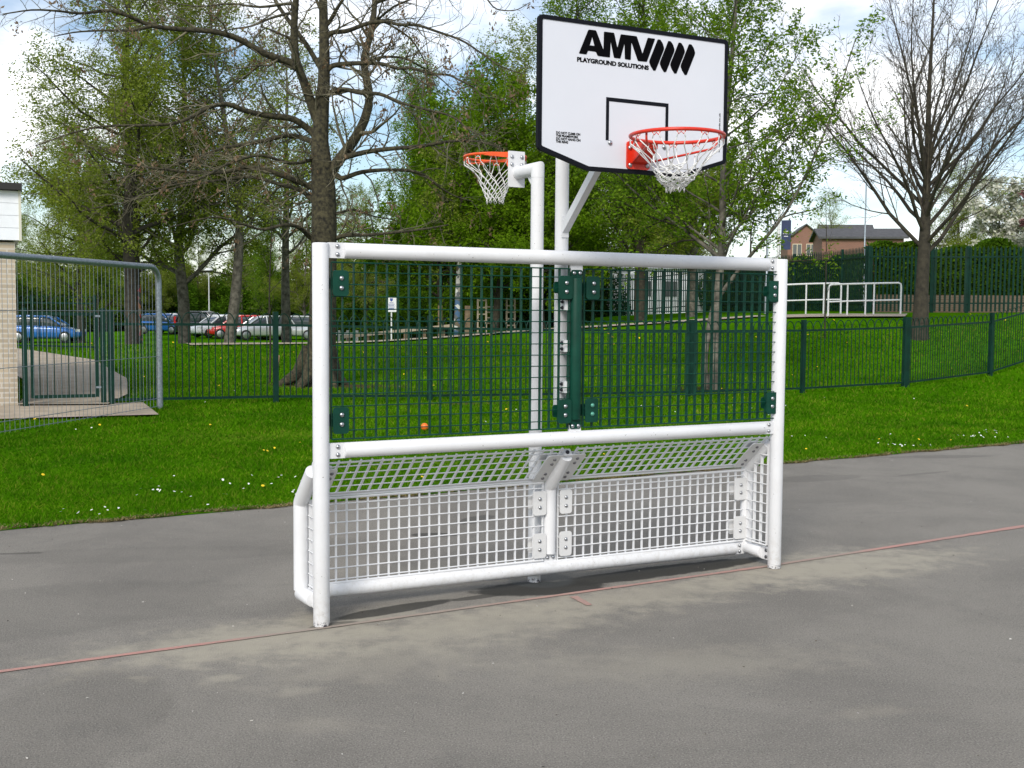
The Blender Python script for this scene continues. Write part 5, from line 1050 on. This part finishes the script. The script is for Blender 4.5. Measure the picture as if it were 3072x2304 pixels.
x, y = at(845, 42); sg = thing('information_sign', 'small white sign with blue shield on a thin white post on the bank', 'sign', (x, y, zg(x, y)), .05)
MB().tube([(0, 0, -.1), (0, 0, 1.48)], .025, 8).build('post', WHITE, sg); sb_ = MB().prism(rrect(-.17, .17, 1.00, 1.52, .02), -.045, -.03, fb).build('board', WHITE, sg, smooth=False)
BLUEI = mat('blue_print', (.03, .06, .28), .5)
MB().prism([(-.05, 1.47), (.05, 1.47), (.05, 1.41), (.03, 1.375), (0, 1.355), (-.03, 1.375), (-.05, 1.41)], -.046, -.048, fb).build('shield', BLUEI, sb_, smooth=False)
mb = MB()
for i, w in enumerate((.14, .22, .20, .24, .18, .22)): mb.box((0, -.0465, 1.315-.048*i), (w, .003, .018))
mb.build('lettering', BLUEI, sb_, smooth=False)

# ------------------------------------------------------------------ timber pieces on the crest, cabin, van
def timber_post(label, px, d0, w, h, group=None):
    x, y = at(px, d0); return tag(MB().box((x, y, zg(x, y)+h/2-.05), (w, w, h+.1)).build('timber_post', WOODM, smooth=False), label, 'post', group)
timber_post('broad brown timber post right of the painted tree trunk', 1012, 46, .30, 1.15)
timber_post('slender timber post left of the painted tree trunk', 950, 46.5, .16, 1.3)
tr = thing('timber_rail', 'long low timber rail on stubby posts along the crest path', 'rail', (*at(760, 46), 0)); a_ = np.array(at(770, 46))-np.array(at(760, 46)); x0_, y0_ = at(760, 46)
mb = MB(); p0, p1 = at(740, 46), at(985, 46.5); mb.box(((p0[0]+p1[0])/2-x0_, (p0[1]+p1[1])/2-y0_, (zg(*p0)+zg(*p1))/2+.48), (p1[0]-p0[0], .14, .12), Matrix.Rotation(-math.atan2(zg(*p1)-zg(*p0), p1[0]-p0[0]), 3, 'Y')); mb.build('beam', CONC, tr, smooth=False)
for k in range(6):
    q = np.array(p0)+(np.array(p1)-np.array(p0))*(k+.3)/6; MB().box((q[0]-x0_, q[1]-y0_, zg(*q)+.2), (.13, .13, .46)).build('leg', WOODM, tr, smooth=False)
def picket(label, px0, px1, d0, h, step):
    p, q = np.array(at(px0, d0)), np.array(at(px1, d0)); t = thing('picket_fence', label, 'fence', (*p, zg(*p))); L_ = np.linalg.norm(q-p); n = int(L_/step)
    mb = MB()
    for z in (h*.25, h*.85): mb.box((L_/2, 0, z), (L_, .04, .11))
    mb.build('rails', mat('white_timber', (.55, .53, .50), .7), t, smooth=False)
    for i in range(n+1): MB().box((L_*i/n, -.035, h/2), (.12, .03, h)).build('picket', bpy.data.materials['white_timber'], t, smooth=False)
picket('low white picket fence left of the information sign', 712, 790, 49, .95, .30)
def ladder(label, px, d0, h):
    x, y = at(px, d0); t = thing('ladder_frame', label, 'ladder', (x, y, zg(x, y)), .2)
    for s in (-.16, .16): MB().box((s, 0, h/2-.05), (.06, .06, h+.1)).build('upright', CONC, t, smooth=False)
    for i in range(1, 6): MB().box((0, 0, h*i/5.2), (.27, .05, .05)).build('rung', CONC, t, smooth=False)
ladder('pale ladder frame left of the second post, first of three', 1040, 46, 1.35); ladder('short pale ladder frame between two taller ladder frames', 1058, 47, 1.1); ladder('pale ladder frame nearest to the second post', 1102, 46.5, 1.30)
cb = thing('white_cabin', 'long white cabin with pale grey roof behind the palisade fence', 'cabin', (*at(1415, 74), zg(*at(1415, 74))), .35)
MB().box((0, 0, 1.35), (5.2, 3.0, 2.9)).build('wall', mat('cabin_white', (.68, .70, .72), .5), cb, smooth=False); MB().prism([(-1.7, 2.8), (1.7, 2.8), (0, 3.5)], -2.8, 2.8, lambda a, b, e: (e, a, b)).build('roof', mat('pale_roof', (.50, .52, .54), .5), cb, smooth=False)
for x in (-1.5, .2, 1.8): MB().box((x, -1.51, 1.6), (.8, .05, .9)).build('window', GLASS, cb, smooth=False)
x, y = at(917, 16.6); ball = MB(); n = 14
th_ = np.linspace(0, math.pi, 10); ph_ = np.linspace(0, 2*math.pi, 16, endpoint=False)
v = np.array([[.052*math.sin(a)*math.cos(b), .052*math.sin(a)*math.sin(b), .052*math.cos(a)] for a in th_ for b in ph_]); ball.add(v, [(i*16+j, i*16+(j+1) % 16, (i+1)*16+(j+1) % 16, (i+1)*16+j) for i in range(9) for j in range(16)])
bo = ball.build('ball', mat('orange_plastic', (.80, .16, .015), .4), smooth='all'); bo.location = (x, y, zg(x, y)+.055); tag(bo, 'small bright orange ball lying on the grass behind the goal', 'ball')
# sapling with stake, and a thin sapling on the bank
sap = Tree(81); Ps, rs = sap.limb([(0, 0, -.1), (.03, 0, .8), (0, .02, 1.8), (.05, 0, 2.9), (.12, 0, 3.9)], .028, .006, 7)
sap.kids(Ps, rs, 2.2, 0, [{'n': 6, 'ang': .6, 'rat': .45, 't0': .3, 'fall': .5, 'rr': .5, 'minL': .3}, {'wig': .12, 'up': .3, 'n': 3, 'ang': .6, 'rat': .4, 'seg': 5, 'sides': 4, 'minL': .15}, {'wig': .2, 'n': 1, 'ang': .6, 'rat': .5, 'seg': 3, 'sides': 3}])
st_ = make_tree(sap, 'sapling', 'thin bare sapling with short stake on lawn left of the big tree', BARK, None, TWIG, loc=place(581, 24.5))
MB().box((.16, -.05, .28), (.055, .055, .68), Matrix.Rotation(.10, 3, 'Y')).build('stake', mat('raw_timber', (.42, .27, .14), .8, vary=.2), st_, smooth=False)
d2 = dup(st_, place(1781, 33.5), 2.0, 1.02, 'thin sapling on the bank in front of the white handrails')
for ch in list(d2.children):
    if ch.name.startswith('stake'): bpy.data.objects.remove(ch)
# painted / wrapped trunks
def wrapped(px, d0, label, cols, z0, z1, r, tree_lean=0.0):
    T = Tree(int(px)); g = T.g; Pp, rr_ = T.limb([(0, 0, -.2), (.02, 0, .8), (.06+tree_lean, 0, 2.6), (.15+tree_lean*2, 0, 4.6), (.1+tree_lean*3, .1, 7.0)], r, .03, 10)
    T.kids(Pp, rr_, 6.5, 0, [{'n': 3.6, 'ang': .85, 'rat': .42, 't0': .42, 'fall': .5, 'rr': .5, 'minL': 1}, {'wig': .13, 'up': .2, 'n': 4, 'ang': .8, 'rat': .42, 'seg': 6, 'sides': 5, 'minL': .5}, {'wig': .18, 'n': 5, 'ang': .8, 'rat': .45, 'seg': 4, 'sides': 3, 'minL': .3, 'wlv': 1, 'leaf': 7, 'spr': .12}, {'wig': .2, 'n': 1, 'ang': .7, 'rat': .5, 'seg': 2, 'sides': 3, 'wlv': 1, 'leaf': 9, 'spr': .12}])
    t = make_tree(T, 'wrapped_tree', label, BARK, (T.leaves(.06, None), L_OLIVE), BARK, loc=place(px, d0))
    m = bpy.data.materials.new('patchwork'); m.use_nodes = True; nt_ = m.node_tree; b = nt_.nodes['Principled BSDF']; b.inputs['Roughness'].default_value = .9
    tcn = N(nt_, 'ShaderNodeTexCoord'); mpn = N(nt_, 'ShaderNodeMapping'); mpn.inputs['Scale'].default_value = (3, 3, 4); vo = N(nt_, 'ShaderNodeTexVoronoi'); vo.inputs['Scale'].default_value = 1.6; sx = N(nt_, 'ShaderNodeSeparateColor'); rp = N(nt_, 'ShaderNodeValToRGB'); rp.color_ramp.interpolation = 'CONSTANT'
    e = rp.color_ramp.elements
    while len(e) < len(cols): e.new(.5)
    for i, c in enumerate(cols): e[i].position = i/len(cols); e[i].color = (*c, 1)
    k = nt_.links.new; k(tcn.outputs['Object'], mpn.inputs[0]); k(mpn.outputs[0], vo.inputs['Vector']); k(vo.outputs['Color'], sx.inputs[0]); k(sx.outputs[0], rp.inputs[0]); k(rp.outputs[0], b.inputs['Base Color'])
    zz_ = np.linspace(z0, z1, 12); xs = np.interp(zz_, Pp[:, 2], Pp[:, 0]); rw = np.interp(zz_, Pp[:, 2], rr_)+.012; MB().tube(np.stack([xs, np.interp(zz_, Pp[:, 2], Pp[:, 1]), zz_], 1), rw, 14).build('trunk_wrap', m, t, smooth='all')
wrapped(987, 46, 'tree with grey and white patchwork wrap round its trunk behind the goal mesh', [(.42, .42, .40), (.10, .11, .12), (.55, .56, .54), (.06, .12, .22), (.28, .27, .24), (.12, .10, .07)], .1, 3.6, .17)
wrapped(290, 38, 'tree with red and orange yarn wrap round its trunk seen through mesh barrier', [(.08, .06, .05), (.45, .05, .06), (.30, .22, .12), (.55, .18, .05), (.06, .05, .05), (.40, .30, .22)], .05, 1.9, .26)

# ------------------------------------------------------------------ parked cars
TYRE = mat('tyre_rubber', (.012, .012, .012), .9); RIM = mat('alloy_rim', (.40, .41, .42), .35, .9); LAMPR = mat('red_tail_lamp', (.45, .012, .012), .25); LAMPW = mat('clear_headlamp', (.62, .64, .66), .15); PLAST = mat('black_plastic', (.015, .015, .016), .6)
def loft(mb, st, n=14):
    """st = [(x, half width, z bottom, z top, squareness)]"""
    rows = []
    for x, w, zb, zt, sq in st:
        a = np.linspace(0, 2*math.pi, n*2, endpoint=False); c, s = np.cos(a), np.sin(a); e = 2/sq
        rows.append(np.stack([np.full(n*2, x), w*np.sign(c)*np.abs(c)**e, (zb+zt)/2+(zt-zb)/2*np.sign(s)*np.abs(s)**e], 1))
    m = n*2; v = np.concatenate(rows); i = np.arange(len(st)-1)[:, None]*m; j = np.arange(m)[None]; k = (j+1) % m
    mb.add(v, np.stack([i+j, i+k, i+m+k, i+m+j], -1).reshape(-1, 4), ngons=[list(range(m))[::-1], [(len(st)-1)*m+q_ for q_ in range(m)]]); return mb
def car(label, paint, style, loc, rz):
    L_ = {'hatch': 3.9, 'estate': 4.5, 'mpv': 4.3}[style]; t = thing('parked_car', label, 'car', loc, rz); h = L_/2; top = {'hatch': 1.46, 'estate': 1.46, 'mpv': 1.66}[style]; belt = .93 if style != 'mpv' else 1.0
    hood = .84 if style != 'mpv' else .92
    loft(MB(), [(-h, .60, .32, .86, 4), (-h+.06, .78, .24, belt-.02, 5), (-h+.35, .85, .20, belt+.02, 5), (-.4, .87, .20, belt+.01, 5), (.55, .87, .20, belt-.02, 5), (.95, .86, .20, hood+.04, 5), (h-.45, .82, .22, hood-.08, 5), (h-.10, .72, .26, .70, 4.5), (h, .58, .32, .60, 4)]).build('body', paint, t, smooth='all')
    xr = -h+.10 if style != 'estate' else -h+.12
    loft(MB(), [(xr, .68, belt-.15, belt+.05, 5), (xr+.28, .70, belt-.15, top-.09, 4.5), (xr+.75, .70, belt-.15, top-.015, 4.5), (-.1, .71, belt-.15, top-.01, 4.5), (.35, .68, belt-.15, top-.12, 4.5), (1.0, .74, belt-.18, belt+.02, 5)]).build('windows', GLASS, t, smooth='all')
    loft(MB(), [(xr+.22, .58, top-.13, top-.06, 4), (xr+.5, .665, top-.12, top+.005, 5), (xr+.8, .68, top-.11, top+.025, 5), (-.1, .68, top-.11, top+.03, 5), (.34, .63, top-.16, top-.07, 4)]).build('roof', paint, t, smooth='all')
    mb = MB()
    for s in (-1, 1):
        for xa, za, xb, zb2 in ((1.0, belt, .36, top-.09), (-.15, belt, -.12, top-.03), (xr+.05, belt, xr+.34, top-.07)):
            mb.tube([(xa, s*.765, za), ((xa+xb)/2, s*.735, (za+zb2)/2), (xb, s*.675, zb2)], .045, 6)
    mb.build('pillars', paint, t)
    for x in (-h+.72, h-.78):
        for s in (-1, 1):
            w = MB().cyl((x, s*.70, .31), (x, s*.885, .31), .31, 20, .03).build('wheel', TYRE, t); MB().cyl((x, s*.88, .31), (x, s*.895, .31), .205, 16, .006).build('rim', RIM, w)
    for s in (-1, 1):
        MB().box((h-.20, s*.60, .66), (.26, .26, .14), Matrix.Rotation(-s*.5, 3, 'Z')).build('headlight', LAMPW, t)
        MB().box((-h+.10, s*.68, .84 if style == 'hatch' else 1.0), (.16, .20, .26 if style == 'hatch' else .6)).build('tail_light', LAMPR, t)
    MB().box((-h+.0, 0, .62), (.02, .52, .11)).build('number_plate', mat('plate_yellow', (.60, .48, .06), .5) if 'plate_yellow' not in bpy.data.materials else bpy.data.materials['plate_yellow'], t, smooth=False)
    return t
def paint(name, c, metal=.2): return mat(name, c, .25, metal, coat=.6)
SIL = paint('silver_paint', (.52, .53, .55), .5); WPT = paint('white_car_paint', (.72, .73, .74), 0); RDP = paint('red_car_paint', (.50, .02, .015), 0); BLP = paint('blue_car_paint', (.02, .13, .42), .1); DKP = paint('charcoal_car_paint', (.02, .022, .026), .3)
def park(label, p, st, px, d0, rz):
    x, y = at(px, d0); L_ = {'hatch': 3.9, 'estate': 4.5, 'mpv': 4.3}[st]; car(label, p, st, (x, y, zg(x, y)+.02), rz)
park('silver estate car at the right end of the parked row', SIL, 'estate', 632, 75, math.pi-.35)
park('silver hatchback with nose towards us, beside the silver estate', SIL, 'hatch', 566, 74, math.pi+.45)
park('red hatchback between the silver cars and white car', RDP, 'hatch', 517, 76.5, math.pi+.25)
park('white hatchback between the red car and dark people carrier', WPT, 'hatch', 474, 79, math.pi+.75)
park('dark people carrier with tall red tail lamps beside the white car', DKP, 'mpv', 448, 84, -.25)
park('white hatchback with its red tail lamp showing, left of dark people carrier', WPT, 'hatch', 424, 88, -.5)
park('white hatchback beside the blue car at the row\'s left end', WPT, 'hatch', 392, 90, -.4)
park('bright blue hatchback with red tail lamp beside the mesh barrier post', BLP, 'hatch', 357, 88, -.35)
park('bright blue car seen through the garden gate at far left', BLP, 'hatch', 100, 66, .12)
park('silver estate car behind the gate, at left of the blue car', SIL, 'estate', 20, 74, .1)

# ------------------------------------------------------------------ grit and crumbs on the tarmac
mb = MB(); gr_ = np.random.default_rng(91)
for i in range(420):
    d = math.sqrt(gr_.uniform(3.6**2, 11**2)); x = gr_.uniform(-.46, .46)*d
    if edge_n(x, d) > -.15: continue
    if i % 3 == 0: e_ = abs(gr_.normal(0, .35)); q = EA+EV*gr_.uniform(-1, 14)-NV*e_; x, d = q
    r_ = gr_.uniform(.0025, .0065); v = gr_.normal(0, 1, (6, 3)); v /= np.linalg.norm(v, axis=1)[:, None]; v = v*r_*np.array([1.3, 1, .6]); v[:, 2] += r_*.5
    mb.add(v+np.array([x, d, .002]), tris=[(0, 1, 2), (0, 2, 3), (0, 3, 4), (0, 4, 1), (5, 2, 1), (5, 3, 2), (5, 4, 3), (5, 1, 4)])
tag(ob('grit', mb.mesh('grit', leafmat('grit_mix', [(.05, .045, .04), (.14, .12, .09), (.42, .40, .36), (.60, .58, .54)], 0.0), fix=False)), kind='stuff')
